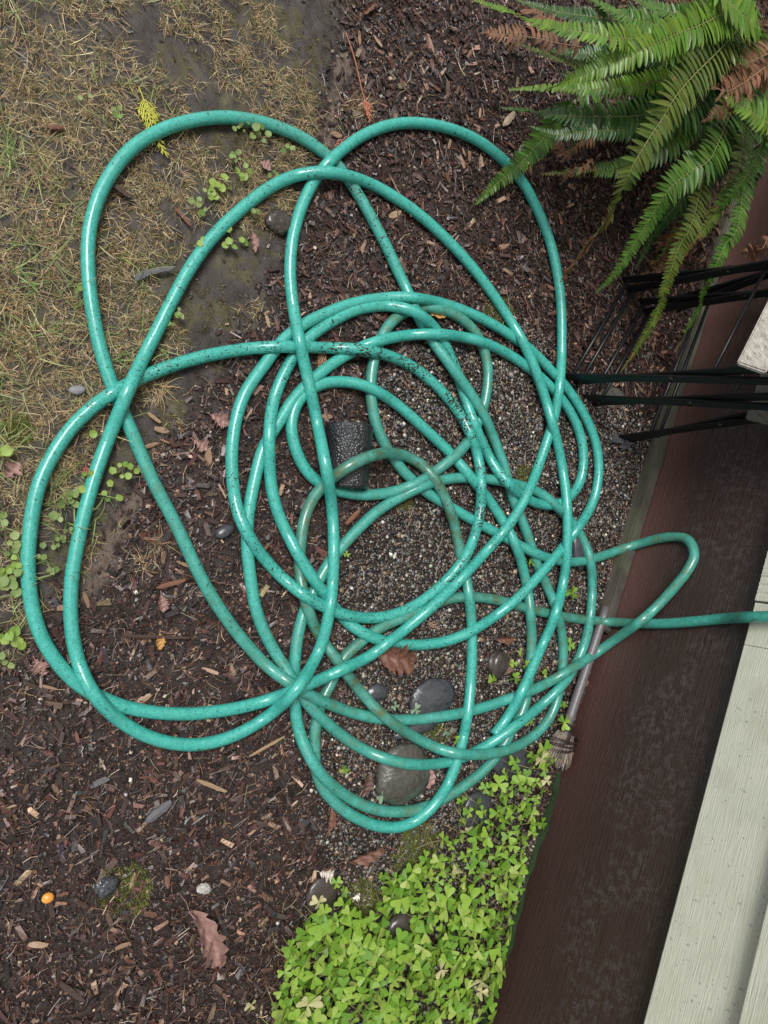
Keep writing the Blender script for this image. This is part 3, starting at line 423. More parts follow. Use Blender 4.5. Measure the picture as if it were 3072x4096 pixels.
# ================================================================ SCATTERED GROUND COVER
def sample(nn, keep):
    """random ground points in and a little around the frame"""
    X = rng.uniform(-1.75, 1.4, nn); Y = rng.uniform(-.05, 2.25, nn)
    px_, py_, lw_, gv_, br_ = zones(X, Y, 38.)
    wd = walldist(X, Y)
    ok = (px_ > -260) & (px_ < 3400) & (py_ > -420) & (py_ < 4500) & (wd > .004)
    k_ = keep(X, Y, px_, py_, lw_, gv_, br_) & ok
    return X[k_], Y[k_], px_[k_], py_[k_]
def palette(nn, cols, wts, jit=.35):
    c_ = np.array(cols)[rng.choice(len(cols), nn, p=np.array(wts)/sum(wts))]
    return c_*np.exp(rng.normal(0, jit, (nn, 1)))*.92*np.exp(rng.normal(0, .06, (nn, 3)))
wet_chip = colmat('wet_bark', rough=.42, spec=.5, bumps=.6, bscale=300, vary=.4, coat=.12)
CH_T = chip_tmpl(14, 1, 1, 1)
BARKC = [(.048, .024, .020), (.024, .013, .012), (.080, .042, .032), (.15, .092, .066), (.27, .180, .125), (.072, .030, .025), (.045, .042, .046), (.014, .010, .009)]
BW = [24, 22, 19, 9, 3.6, 10, 4, 14]
def chips(name, nn, keep, lo, hi, mat, cols=BARKC, w_=BW, flat=.25, zo=0., asp=(.13, .42), label=None):
    X, Y, px_, py_ = sample(nn, keep); k_ = len(X)
    ln = lo*(hi/lo)**(rng.random(k_)**2.5); wd = ln*rng.uniform(*asp, k_); wd = np.minimum(wd, .0075)
    th = np.clip(wd*rng.uniform(.25, .6, k_), .0005, .004)
    me = scatter(name, CH_T, np.c_[X, Y, hz(X, Y)+th*.45+rng.uniform(0, .003, k_)+zo], rng.uniform(0, 6.3, k_), rng.normal(0, flat, k_), rng.normal(0, flat, k_),
                 np.c_[ln, wd, th], palette(k_, cols, w_), mat)
    o = add(name, me); tag(o, kind='stuff')
    if label: tag(o, label, 'bark mulch')
    return o
inm = lambda X, Y, px_, py_, lw_, gv_, br_: ~lw_ & ~gv_ & (~br_ | (rng.random(len(X)) < .12))
chips('bark_mulch', 92000, inm, .005, .027, wet_chip, label='layer of small wet dark brown bark chips covering the bed')
chips('fine_bark_crumbs', 230000, inm, .0016, .007, wet_chip, asp=(.4, .9), label='fine crumbled dark bark between the larger chips', w_=[24, 26, 12, 9, 4, 9, 4, 18])
chips('bark_bits_on_gravel', 60000, lambda X, Y, px_, py_, lw_, gv_, br_: gv_ & (rng.random(len(X)) < .30+.7*(fbm(X, Y, 16, 77) > .48)), .003, .013, wet_chip, zo=.002, label='dark bark crumbs strewn over the pea gravel')
chips('bark_bits_in_lawn', 60000, lambda X, Y, px_, py_, lw_, gv_, br_: (lw_ | br_) & (rng.random(len(X)) < np.where(br_, .25, .6)), .0015, .009, wet_chip, label='dark bark crumbs caught in the thin lawn')
# needles, stems and splinters
def needles(name, nn, keep, cols, w_, lo, hi, wd_, zo, label):
    X, Y, _, _ = sample(nn, keep); k_ = len(X)
    t = np.array([(-.5, 0, 0), (0, .0, 0), (.5, 0, 0)]); TV = []
    for q in range(6):
        r = np.random.default_rng(q); by = r.uniform(-.14, .14); V = []
        for (x, y, z) in t:
            yy = by*(1-4*x*x)
            for a_ in (0, 2.1, 4.2): V.append((x, yy, 0, math.cos(a_), math.sin(a_)))
        TV.append(np.array(V))
    ln = rng.uniform(lo, hi, k_); wdt = rng.uniform(.5, 1.2, k_)*wd_
    q = rng.integers(0, 6, k_); B_ = np.stack(TV)[q]
    V = np.empty((k_, 9, 3)); V[..., 0] = B_[..., 0]*ln[:, None]; V[..., 1] = B_[..., 1]*ln[:, None]+B_[..., 3]*wdt[:, None]; V[..., 2] = B_[..., 4]*wdt[:, None]
    V = np.einsum('nij,nvj->nvi', rotm(rng.uniform(0, 6.3, k_), rng.normal(0, .12, k_), np.zeros(k_)), V)
    V += np.c_[X, Y, hz(X, Y)+wdt+zo+rng.uniform(0, .004, k_)][:, None]
    Ft = np.array([(a_*3+b_, a_*3+(b_+1) % 3, a_*3+3+(b_+1) % 3, a_*3+3+b_) for a_ in range(2) for b_ in range(3)])
    F = (np.arange(k_)[:, None, None]*9+Ft[None]).reshape(-1, 4)
    o = add(name, mesh_np(name, V.reshape(-1, 3), [F], np.repeat(palette(k_, cols, w_), 9, 0), mat=wet_chip)); tag(o, label, 'litter', kind='stuff')
needles('fallen_needles', 42000, lambda X, Y, px_, py_, lw_, gv_, br_: ~lw_ & (rng.random(len(X)) < np.where(gv_, .85, .75)), [(.11, .050, .030), (.20, .12, .075), (.055, .03, .022), (.33, .25, .17)], [4, 3, 4, 1.], .007, .034, .0005, .003,
        'thin reddish brown needles and stems strewn over the bed')
# pebbles
peb_m = colmat('wet_pebble', rough=.30, spec=.5, bumps=.2, bscale=500, vary=.25, coat=.25)
PT = [ico(1, .22, .6, q) for q in range(8)]
PEB = [(.070, .068, .064), (.026, .026, .028), (.15, .135, .115), (.26, .24, .205), (.11, .075, .05), (.42, .40, .35), (.040, .032, .026), (.17, .115, .08)]
PW = [20, 18, 12, 6, 9, 2.2, 18, 4]
X, Y, _, _ = sample(340000, lambda X, Y, px_, py_, lw_, gv_, br_: gv_ | (~lw_ & (rng.random(len(X)) < .006))); k_ = len(X)
sz = .0015+.0036*rng.random(k_)**1.6
o = add('pea_gravel', scatter('pea_gravel', PT, np.c_[X, Y, hz(X, Y)+sz*.25+rng.uniform(0, .001, k_)], rng.uniform(0, 6.3, k_), rng.normal(0, .3, k_), rng.normal(0, .3, k_),
        np.c_[sz*rng.uniform(.8, 1.35, k_), sz, sz*rng.uniform(.7, 1, k_)], palette(k_, PEB, PW, .38), peb_m, True))
tag(o, 'bed of fine wet grey and tan pea gravel under the hose', 'gravel', kind='stuff')
# grass: dry straws, green blades, mossy tufts
def blades(name, centers, nper, spread, lo, hi, wd_, cols, w_, lean, label, mat):
    cx, cy = centers; k0 = len(cx); k_ = k0*nper
    X = np.repeat(cx, nper)+rng.normal(0, spread, k_); Y = np.repeat(cy, nper)+rng.normal(0, spread, k_)
    ln = rng.uniform(lo, hi, k_); yaw = rng.uniform(0, 2*np.pi, k_); el = np.clip(rng.normal(lean, .35, k_), .03, 1.4); bend = rng.uniform(-.9, .3, k_); sw = rng.normal(0, .5, k_)
    S_ = 4; t = np.linspace(0, 1, S_); V = np.empty((k_, S_, 2, 3)); P = np.c_[X, Y, hz(X, Y)+.0005]
    for q in range(S_):
        e_ = el+bend*t[q]; yw = yaw+sw*t[q]
        if q: P = P+np.c_[np.cos(yw)*np.cos(e_), np.sin(yw)*np.cos(e_), np.sin(e_)]*(ln/(S_-1))[:, None]; P[:, 2] = np.maximum(P[:, 2], hz(X, Y)+.0008)
        side = np.c_[-np.sin(yw), np.cos(yw), np.zeros(k_)]*(wd_*(1-.75*t[q]))
        V[:, q, 0] = P-side; V[:, q, 1] = P+side+np.array((0, 0, .0002))
    Ft = np.array([(2*q, 2*q+1, 2*q+3, 2*q+2) for q in range(S_-1)])
    F = (np.arange(k_)[:, None, None]*(2*S_)+Ft[None]).reshape(-1, 4)
    o = add(name, mesh_np(name, V.reshape(-1, 3), [F], np.repeat(palette(k_, cols, w_, .25), 2*S_, 0), mat=mat)); tag(o, label, 'grass', kind='stuff')
straw_m = colmat('straw', rough=.55, spec=.35, transl=.2, vary=.15)
dens = lambda X, Y: fbm(X, Y, 9, 88, 3)
lawnkeep = lambda thr, p=1.: (lambda X, Y, px_, py_, lw_, gv_, br_: lw_ & ~(br_) & (dens(X, Y)+.22*np.clip((900-px_)/900, -.6, 1)*np.clip((2600-py_)/1500, 0, 1) > thr) & (rng.random(len(X)) < p))
STR = [(.40, .30, .155), (.28, .19, .09), (.56, .46, .28), (.15, .10, .05), (.26, .25, .10)]
X, Y, px_, _ = sample(46000, lawnkeep(.445)); blades('dry_lawn_grass', (X, Y), 8, .005, .008, .026, .00052, STR, [5, 4, 3, 3, 2], .30, 'thin straw coloured dry lawn grass over bare soil', straw_m)
X, Y, px_, _ = sample(16000, lambda X, Y, px_, py_, lw_, gv_, br_: lw_ & (px_ < 260+420*fbm(X, Y, 8, 5)) & (py_ < 1900) & (rng.random(len(X)) < .55)); blades('long_dry_straws', (X, Y), 3, .008, .022, .060, .0007, STR, [5, 4, 4, 2, 2], .35, 'long pale straws matted along the left side of the lawn', straw_m)
X, Y, px_, _ = sample(14000, lambda X, Y, px_, py_, lw_, gv_, br_: lw_ & (px_ < 700) & (py_ < 2500) & (dens(X+3, Y) > .52) & (rng.random(len(X)) < np.clip(1-px_/800, .05, .6))); blades('green_grass_blades', (X, Y), 3, .004, .03, .065, .0011, [(.16, .23, .07), (.24, .30, .11), (.30, .33, .15), (.12, .17, .06)], [3, 3, 2, 1], .5, 'sparse fresh green grass blades growing through the dry lawn', straw_m)
X, Y, px_, _ = sample(30000, lambda X, Y, px_, py_, lw_, gv_, br_: lw_ & ~br_ & (fbm(X, Y, 13, 66) > .45)); blades('lawn_moss', (X, Y), 6, .003, .003, .008, .0006, [(.10, .085, .022), (.14, .11, .035), (.07, .065, .02), (.16, .15, .05)], [4, 3, 3, 1], .8, 'olive brown moss in patches between the lawn grass', straw_m)
# ------------------------------ the larger chips and pebbles, each a thing of its own
def lump(name, dims, seed, mat, sub=2, jit=.15):
    V, F = ico(sub, jit, 1, seed); return mesh_np(name, V*np.array(dims)/2, [F], smooth=True, mat=mat)
bark_obj = {}
def splinter(seed, nseg=5):
    """split sliver of wood: irregular faceted prism with ragged ends"""
    r = np.random.default_rng(seed); xs = np.linspace(-.5, .5, nseg); V = []
    for q, x in enumerate(xs):
        wq = .5*(1-.75*(abs(x)*2)**3*r.uniform(.3, 1))
        for (a_, b_) in ((-1, -.6), (1, -.6), (1, .6), (0, 1), (-1, .6)):
            V.append((x+r.normal(0, .02)+(.06*a_*r.uniform(-1, 1) if q in (0, nseg-1) else 0), a_*wq*r.uniform(.75, 1.1), b_*.5*r.uniform(.7, 1.1)))
    F = [(q*5+k_, q*5+(k_+1) % 5, q*5+5+(k_+1) % 5, q*5+5+k_) for q in range(nseg-1) for k_ in range(5)]
    F3 = [(0, 2, 1), (0, 3, 2), (0, 4, 3)]; e = (nseg-1)*5; F3 += [(e, e+1, e+2), (e, e+2, e+3), (e, e+3, e+4)]
    return np.array(V), [np.array(F3), np.array(F)]
kinds = [('dark_bark_chip', [(0, (.020, .012, .011)), (.5, (.042, .022, .017)), (1, (.065, .034, .025))], 'dark wet bark chip lying flat in the mulch', 'dark bark chips in the mulch', 120),
         ('red_bark_chip', [(0, (.085, .036, .026)), (.5, (.120, .055, .036)), (1, (.16, .075, .050))], 'reddish brown bark chip lying in the mulch', 'reddish bark chips in the mulch', 95),
         ('pale_wood_chip', [(0, (.21, .12, .072)), (.5, (.30, .19, .12)), (1, (.40, .29, .20))], 'pale splintered wood chip lying on the dark mulch', 'pale wood chips on the mulch', 85)]
for name, stops, lab, grp, cnt in kinds:
    mt = objmat(name+'_wood', stops, rough=.45, spec=.45, bscale=220, bumps=.6, coat=.1)
    mes = []
    for q in range(8):
        V, F = splinter(q+len(name)*10); mes.append(mesh_np(name, V, F, mat=mt))
    X, Y, px_, py_ = sample(6000, lambda X, Y, px_, py_, lw_, gv_, br_: ~lw_ & ~gv_ & (px_ > 10) & (px_ < 2900) & (py_ > 10) & (py_ < 4080)); k_ = 0
    for q in range(cnt):
        L_ = random.uniform(.013, .026) if name != 'pale_wood_chip' else random.uniform(.014, .034)
        wd = L_*random.uniform(.18, .42); th = random.uniform(.0015, .0035)
        o = add(name, mes[q % 8], loc=(X[q], Y[q], float(hz(X[q], Y[q]))+.004+random.uniform(0, .002)), rot=(random.gauss(0, .18), random.gauss(0, .14), random.uniform(0, 6.3)), scale=(L_, wd, th))
        _r = 'open mulch below the hose' if py_[q] > 3000 else ('mulch between hose and fern' if px_[q] > 1350 and py_[q] < 1250 else ('mulch at the top, clear of the hose' if py_[q] < 500 else 'mulch inside the hose loops'))
        tag(o, lab.replace('the dark mulch', 'the '+_r).replace('the mulch', 'the '+_r), 'bark chip', grp.split(' in the')[0].split(' on the')[0]+' in the '+_r)
pk = [('grey_pebble', [(0, (.05, .052, .055)), (1, (.13, .13, .13))], 'smooth wet grey pebble lying in the pea gravel', 'grey pebbles in the gravel', 120),
      ('tan_pebble', [(0, (.13, .09, .055)), (1, (.27, .19, .12))], 'smooth wet tan pebble lying in the pea gravel', 'tan pebbles in the gravel', 90),
      ('white_pebble', [(0, (.42, .40, .36)), (1, (.60, .58, .52))], 'small whitish pebble standing out in the pea gravel', 'whitish pebbles in the gravel', 40),
      ('black_pebble', [(0, (.018, .019, .021)), (1, (.04, .04, .042))], 'glossy nearly black pebble lying in the pea gravel', 'black pebbles in the gravel', 50)]
for name, stops, lab, grp, cnt in pk:
    mt = objmat(name+'_stone', stops, rough=.3, bscale=300, bumps=.2, coat=.3)
    mes = [lump(name, (1, 1, 1), 50+q, mt, 1, .25) for q in range(6)]
    X, Y, px_, py_ = sample(9000, lambda X, Y, px_, py_, lw_, gv_, br_: gv_ & (px_ > 1180) & (px_ < 2600) & (py_ < 3650) & (walldist(X, Y) > .02))
    for q in range(cnt):
        r = random.uniform(.0078, .0125)*(.8 if name == 'white_pebble' else 1)
        o = add(name, mes[q % 6], loc=(X[q], Y[q], float(hz(X[q], Y[q]))+r*.22+.001), rot=(random.gauss(0, .2), random.gauss(0, .2), random.uniform(0, 6.3)), scale=(r*random.uniform(1, 1.35), r, r*.62))
        tag(o, lab, 'pebble', grp)
# ================================================================ STONES
slate = plain('wet_slate', (.028, .030, .036), (.060, .063, .073), 120, .33, .55, .5, coat=.25)
brownst = plain('wet_brown_stone', (.030, .024, .020), (.055, .042, .036), 70, .35, .5, .4, coat=.3)
cob_m = plain('wet_grey_cobble', (.030, .028, .023), (.085, .080, .066), 120, .30, .55, .7, coat=.35)
def stone(x, y, wpx, hpx, thick, mat, label, name='stone', yawd=0, sink=.35, seed=1, flat=1, jit=.12, cat='stone'):
    c_ = G(x, y, .0); sc_px = 1/(np.linalg.norm(np.array(c_)-np.array((0, 0, CH))))*FPX
    o = add(name, lump(name, (hpx/sc_px, wpx/sc_px/.86, thick), seed, mat, 4, jit), loc=(c_.x, c_.y, thick*(.5-sink)), rot=(0, 0, math.radians(yawd)))
    tag(o, label, cat); return o
stone(1600, 3095, 190, 222, .050, cob_m, 'rounded wet grey cobble under the lowest hose loops', 'cobble', 10, .30, 3)
stone(1722, 2795, 185, 150, .030, slate, 'flat dark blue grey stone bedded in gravel beside a hose strand', 'flat_stone', 5, .30, 8, jit=.2)
stone(1668, 2905, 170, 60, .020, slate, 'dark stone slab peeping out just below the flat blue grey stone', 'flat_stone', 12, .25, 18, jit=.2)
stone(1505, 2770, 85, 70, .022, slate, 'small charcoal stone between two crossing hose strands', 'flat_stone', 0, .3, 11)
stone(2035, 3035, 170, 150, .026, slate, 'smooth slate grey stone beneath the crossing hoses near the broom', 'flat_stone', -20, .3, 21)
stone(1990, 2655, 85, 105, .034, brownst, 'half buried dark brown stone beside the tiny clover sprouts', 'round_stone', 0, .4, 14)
stone(1285, 3575, 105, 125, .024, brownst, 'dark wet stone at the upper left corner of the clover patch', 'round_stone', 25, .3, 23)
stone(1605, 3700, 120, 110, .036, brownst, 'dark stone showing between clover leaves in the middle of the patch', 'round_stone', 5, .3, 24)
stone(1900, 3240, 120, 130, .022, slate, 'grey stone partly covered by clover near the wall', 'flat_stone', 12, .3, 25)
stone(2310, 2200, 60, 150, .022, slate, 'wet lilac grey stone lying beside the wall rail under a hose', 'flat_stone', 12, .3, 26)
stone(1105, 890, 90, 95, .026, brownst, 'black lump of rock at the edge of the lawn under a hose loop', 'rock_lump', 12, .3, 27, jit=.3)
stone(420, 3540, 80, 75, .028, slate, 'grey black rock lump in the lower left of the mulch', 'rock_lump', 12, .3, 29, jit=.3)
stone(308, 1560, 50, 34, .010, plain('chalk_grey_stone', (.14, .14, .15), (.22, .22, .23), 90, .6), 'small pale grey pebble lying on the thin lawn', 'round_stone', 12, .3, 30)
stone(897, 2125, 75, 48, .018, slate, 'smooth bluish black pebble alone in the mulch', 'round_stone', 30, .3, 31)
stone(2450, 1590, 120, 80, .008, plain('concrete', (.035, .035, .028), (.085, .082, .065), 60, .8, .4, 1.), 'worn corner of a concrete slab under the chair legs', 'slab_corner', 0, .35, 33, jit=.1, cat='slab')
#stone(2560, 1880, 120, 300, .028, plain('mossy_concrete', (.06, .065, .04), (.12, .12, .09), 40, .85), 'mossy concrete footing edge beside the wall rail', 'concrete_edge', -20, .35, 34, jit=.15, cat='footing')
o = stone(190, 3585, 32, 34, .013, plain('orange_skin', (.55, .20, .03), (.75, .36, .07), 60, .35, .5, .1), 'single orange berry lying on the mulch at lower left', 'berry', 0, .0, 3, jit=.03, cat='berry')
o = stone(820, 2860+690, 48, 44, .008, plain('chalky_crumb', (.18, .175, .16), (.5, .48, .44), 220, .8), 'crumbly whitish lump in the lower mulch', 'chalky_lump', 0, .1, 41, jit=.4, cat='lump')
# ================================================================ WOOD PIECES
def wood(x0, y0, x1, y1, wd, th, stops, label, name='wood_piece', z=.006, cat='wood piece', seed=0):
    a_, b_ = G(x0, y0, z), G(x1, y1, z); L_ = (b_-a_).length
    mt = objmat(name+'_grain', stops, .55, .4, 160, .7)
    V, F = splinter(seed+5, 9)
    o = add(name, mesh_np(name, V, F, mat=mt), loc=(a_+b_)/2, rot=(random.uniform(-.1, .1), random.uniform(-.03, .03), math.atan2(b_.y-a_.y, b_.x-a_.x)), scale=(L_, wd, th)); tag(o, label, cat)
PAL = [(0, (.30, .20, .12)), (1, (.30, .20, .12))]; GRY = [(0, (.12, .115, .125)), (1, (.12, .115, .125))]; RDB = [(0, (.17, .075, .045)), (1, (.17, .075, .045))]; DKB = [(0, (.06, .035, .027)), (1, (.06, .035, .027))]
wood(585, 3285, 680, 3210, .016, .010, GRY, 'weathered grey bark slab lying in the middle of the lower mulch', 'bark_slab', .006)
wood(500, 2543, 745, 2552, .006, .005, DKB, 'long thin brown stick lying level inside the big left hose loop', 'stick', .007, 'stick')
wood(628, 2350, 738, 2322, .009, .005, RDB, 'reddish split stick above the long stick inside the left loop', 'wood_piece')
wood(1000, 3025, 1130, 2950, .006, .004, PAL, 'pale splinter pointing up right below the large hose crossing', 'wood_splinter')
wood(2015, 500, 2055, 455, .016, .010, [(0, (.42, .33, .24)), (1, (.42, .33, .24))], 'pale square wood block near the tip of a dark fern frond', 'wood_block')
wood(188, 507, 250, 510, .008, .006, RDB, 'rusty red wood chip lying on the upper left lawn', 'wood_piece')
wood(700, 830, 760, 900, .006, .004, RDB, 'pinkish brown cedar scrap on the lawn between the two left loops', 'wood_piece')
wood(540, 1113, 600, 1085, .012, .003, GRY, 'curled silvery grey dead leaf on the bare patch inside the left loops', 'curled_leaf', .008, 'dead leaf')
wood(600, 1087, 690, 1073, .008, .003, GRY, 'pale grey leaf tip beside the curled silvery leaf', 'curled_leaf', .008, 'dead leaf')
wood(450, 735, 520, 790, .009, .006, DKB, 'black charred stick resting against the inner edge of the left loop', 'stick', .006, 'stick')
wood(35, 1080, 90, 1150, .008, .005, DKB, 'short dark stick at the far left of the lawn', 'stick', .006, 'stick')
wood(590, 1650, 640, 1690, .007, .005, PAL, 'short pale stick right of the crossing at the left loops', 'wood_piece')
wood(1560, 700, 1640, 860, .003, .003, PAL, 'thin straight golden splinter on the mulch between the upper hose loops', 'wood_splinter')
wood(2500, 1480, 2505, 1600, .006, .005, DKB, 'dark stick beside the folded chair feet', 'stick', .006, 'stick')
wood(620, 3205, 590, 3120, .003, .003, DKB, 'thin dark twig above the grey bark slab', 'twig', .006, 'twig')
wood(790, 3120, 900, 3165, .008, .005, PAL, 'broken pale stick in the mulch below the lowest big loop', 'wood_piece')
wood(240, 3930, 330, 4000, .010, .006, DKB, 'dark splintered stick near the bottom left edge', 'stick', .006, 'stick')
wood(1440, 2040, 1385, 2095, .010, .008, RDB, 'short reddish twig on the gravel right of the vertical hose strand', 'twig', .008, 'twig')
# ================================================================ DEAD LEAVES
def deadleaf(x0, y0, x1, y1, wfrac, curl, c1, c2, label, name='dead_leaf', z=.006, ser=.12, seed=0, twist=0):
    a_, b_ = G(x0, y0, z), G(x1, y1, z); L_ = (b_-a_).length; nu, nv_ = 22, 11; r = np.random.default_rng(seed)
    V = []
    for iu in range(nu):
        u = iu/(nu-1); wq = math.sin(math.pi*min(1, u*.96+.02))**.75*wfrac*.5*(1+ser*math.sin(iu*2.6+seed)*.3+ser*r.uniform(-1.6, 1.2))
        for iv in range(nv_):
            v = (iv/(nv_-1)-.5)*2
            y = wq*v; zz = curl*abs(v)**1.6*wq*1.6+.035*math.sin(iu*1.1+v*3+seed)+.02*r.normal()+.05*math.sin(u*3.1)
            ca = twist*(u-.5); V.append((u-.5, y*math.cos(ca)-zz*math.sin(ca), y*math.sin(ca)+zz*math.cos(ca)))
    i = (np.arange(nu-1)[:, None]*nv_+np.arange(nv_-1)[None]).ravel(); F = np.stack([i, i+1, i+nv_+1, i+nv_], -1)
    mt = plain(name+'_tissue', c1, c2, 130, .5, .4, .6)
    V = np.array(V); V[:, 2] -= V[:, 2].min()
    o = add(name, mesh_np(name, V*L_, [F], smooth=True, mat=mt), loc=((a_+b_)/2)+Vector((0, 0, -.003)), rot=(0, 0, math.atan2(b_.y-a_.y, b_.x-a_.x)))
    st = crv([(-.5, 0, .02), (-.62, .03, .02), (-.75, .02, .01)], 5)*L_
    V, F = tube(st, .0007, 5); sm = mesh_np('leaf_stalk', V, F, mat=mt); add('leaf_stalk', sm, o)
    tag(o, label, 'dead leaf'); return o
BR = ((.10, .045, .03), (.20, .10, .07)); PK = ((.20, .11, .095), (.33, .20, .175)); YB = ((.32, .17, .05), (.48, .27, .09)); DR = ((.055, .028, .022), (.12, .06, .045))
deadleaf(755, 3640, 905, 3845, .34, .9, *PK, 'long curled pinkish brown dead leaf in the lower mulch', seed=2, ser=.25, z=.012, twist=1.2)
deadleaf(1510, 2620, 1655, 2650, .72, .6, *BR, 'crumpled shiny brown leaf on gravel below the inner loops', seed=3, ser=.3, z=.01)
deadleaf(25, 1905, 80, 1850, .8, .4, *PK, 'brown grey lobed leaf lying on the lawn at the left edge', seed=4, ser=.4)
deadleaf(1712, 1250, 1790, 1262, .45, .5, *YB, 'yellow brown leaf peeping out under the upper hose bundle', seed=5)
deadleaf(640, 2535, 640, 2600, .55, .5, *YB, 'small orange brown cone scale inside the big left loop', name='cone_scale', seed=6)
deadleaf(1715, 3070, 1712, 3155, .62, .2, *PK, 'smooth oval brown leaf right of the grey cobble', seed=7, ser=.03)
deadleaf(1312, 3330, 1325, 3230, .35, .8, *BR, 'narrow curled brown leaf against the lowest hose loop', seed=8, ser=.2)
deadleaf(1395, 3445, 1535, 3385, .30, .7, *BR, 'long reddish brown leaf below the lowest loop', seed=9, ser=.15)
deadleaf(845, 1660, 915, 1700, .8, .5, *PK, 'crinkled pinkish leaf in the mulch between the loops', seed=10, ser=.35)
deadleaf(775, 1760, 830, 1800, .8, .5, *PK, 'torn pink grey leaf just below the crinkled one', seed=11, ser=.35)
deadleaf(645, 2380, 655, 2450, .55, .6, *PK, 'ridged brown scale leaf above the orange cone scale', seed=12, ser=.2)
deadleaf(1045, 645, 1085, 680, .75, .3, *PK, 'greyish pink leaf in the lawn between two loops', seed=13, ser=.2)
deadleaf(1010, 930, 1020, 1010, .4, .6, *PK, 'narrow pink brown leaf at the lawn edge under the long loop', seed=14, ser=.1)
deadleaf(1480, 3100, 1455, 3180, .55, .3, *DR, 'dark purple brown leaf flat on the gravel left of the cobble', seed=15, ser=.15)
deadleaf(2040, 2640, 2010, 2700, .5, .5, *BR, 'curled brown leaf among the small clover sprouts', seed=16)
deadleaf(1985, 2560, 2055, 2555, .35, .8, *BR, 'rolled chestnut leaf on the gravel between the two long strands', seed=17)
deadleaf(1280, 3490, 1335, 3500, .6, .5, (.4, .35, .3), (.6, .55, .48), 'small whitish torn leaf on the dark stone', seed=18, ser=.4)
deadleaf(1412, 3595, 1440, 3575, .8, .5, (.55, .5, .45), (.75, .7, .64), 'tiny crumpled white scrap at the top of the clover patch', seed=19, ser=.4)
deadleaf(1825, 1830, 1830, 1880, .5, .5, *BR, 'small brown leaf scrap on the gravel inside the upper loops', seed=20)
deadleaf(140, 2640, 180, 2700, .8, .5, *PK, 'ragged brown leaf in the mulch under the outer left loop', seed=21, ser=.4)
deadleaf(2560, 2100, 2520, 2140, .6, .5, *YB, 'small orange brown flake near the wall rail', seed=22)
deadleaf(1450, 60, 1500, 10, .3, .8, *BR, 'curled brown strip of bark at the top by the lawn edge', seed=23, name='bark_curl')
# ================================================================ CEDAR SPRIGS
def sprig(pts, nb, L0, c1, c2, label, z=.005, rad=.0009, seed=0, start=.25):
    r = np.random.default_rng(seed); P = crv([G(x, y, z) for x, y in pts], 30); parts = [tube(P, rad, 5)]
    for q in range(nb):
        t = start+(1-start)*q/nb; k_ = int(t*28); d_ = P[min(k_+1, 29)]-P[k_]; d_ /= np.linalg.norm(d_); sgn = 1 if q % 2 else -1
        L_ = L0*(1-.75*((t-start)/(1-start)))*r.uniform(.8, 1.15); a_ = sgn*r.uniform(.5, .75); c_, s_ = math.cos(a_), math.sin(a_)
        dd = np.array((d_[0]*c_-d_[1]*s_, d_[0]*s_+d_[1]*c_, .02)); Q_ = np.array([P[k_], P[k_]+dd*L_*.5+np.array((0, 0, .0015)), P[k_]+(dd*.96+d_*.3)*L_])
        parts.append(tube(crv(Q_, 6), np.linspace(rad*1.2, rad*.6, 6), 5))
        for m_ in range(4):
            tt = .25+.18*m_; p0 = P[k_]+dd*L_*tt; b_ = (1 if m_ % 2 else -1)*.7; e_ = np.array((dd[0]*math.cos(b_)-dd[1]*math.sin(b_), dd[0]*math.sin(b_)+dd[1]*math.cos(b_), .03)); parts.append(tube(np.array([p0, p0+e_*L_*.16, p0+e_*L_*.3]), [rad, rad*1.1, rad*.6], 4))
    V, F = join(parts); o = add('cedar_sprig', mesh_np('cedar_sprig', V-np.array(G(*pts[0], z)), F, smooth=True, mat=plain('cedar_scale', c1, c2, 200, .5)), loc=G(*pts[0], z)); tag(o, label, 'sprig')
sprig([(555, 345), (575, 400), (590, 450), (620, 540), (672, 632)], 22, .030, (.35, .36, .04), (.52, .50, .08), 'yellow green cedar sprig trapped under the left hose loop', rad=.0011, seed=1)
sprig([(1383, 130), (1420, 240), (1450, 370), (1470, 430), (1480, 490)], 14, .018, (.30, .085, .045), (.42, .15, .09), 'long rust red cedar sprig on the mulch above the hose crossing', start=.62, rad=.0012, seed=2)
sprig([(1385, 545), (1360, 575), (1345, 590)], 6, .016, (.36, .12, .08), (.46, .20, .14), 'small coral red cedar tip beside the top crossing', seed=3)
sprig([(1305, 1370), (1290, 1430), (1278, 1480)], 10, .018, (.30, .14, .07), (.42, .22, .12), 'tan cedar sprig between two hose strands at the centre', seed=4)
sprig([(340, 1850), (350, 1880), (365, 1900)], 8, .014, (.28, .07, .05), (.36, .12, .09), 'dark red cedar tip beside the green seedlings at left', seed=5)
sprig([(700, 2290), (850, 2325), (950, 2345)], 8, .01, (.11, .06, .045), (.17, .10, .08), 'dry brown cedar twig inside the left loops', seed=6)
sprig([(1360, 2870), (1440, 2885), (1500, 2920), (1520, 2960)], 6, .012, (.05, .025, .02), (.10, .05, .04), 'thin dark forked twig between the lower strands', seed=7)
sprig([(2090, 1170), (2120, 1240), (2160, 1330), (2110, 1360)], 6, .014, (.13, .07, .05), (.2, .11, .08), 'long dry twig on the mulch between the two right strands', seed=8)
sprig([(1700, 2480), (1735, 2500), (1760, 2520)], 8, .012, (.28, .18, .12), (.38, .26, .18), 'pale tan cedar scrap on the gravel', seed=9)
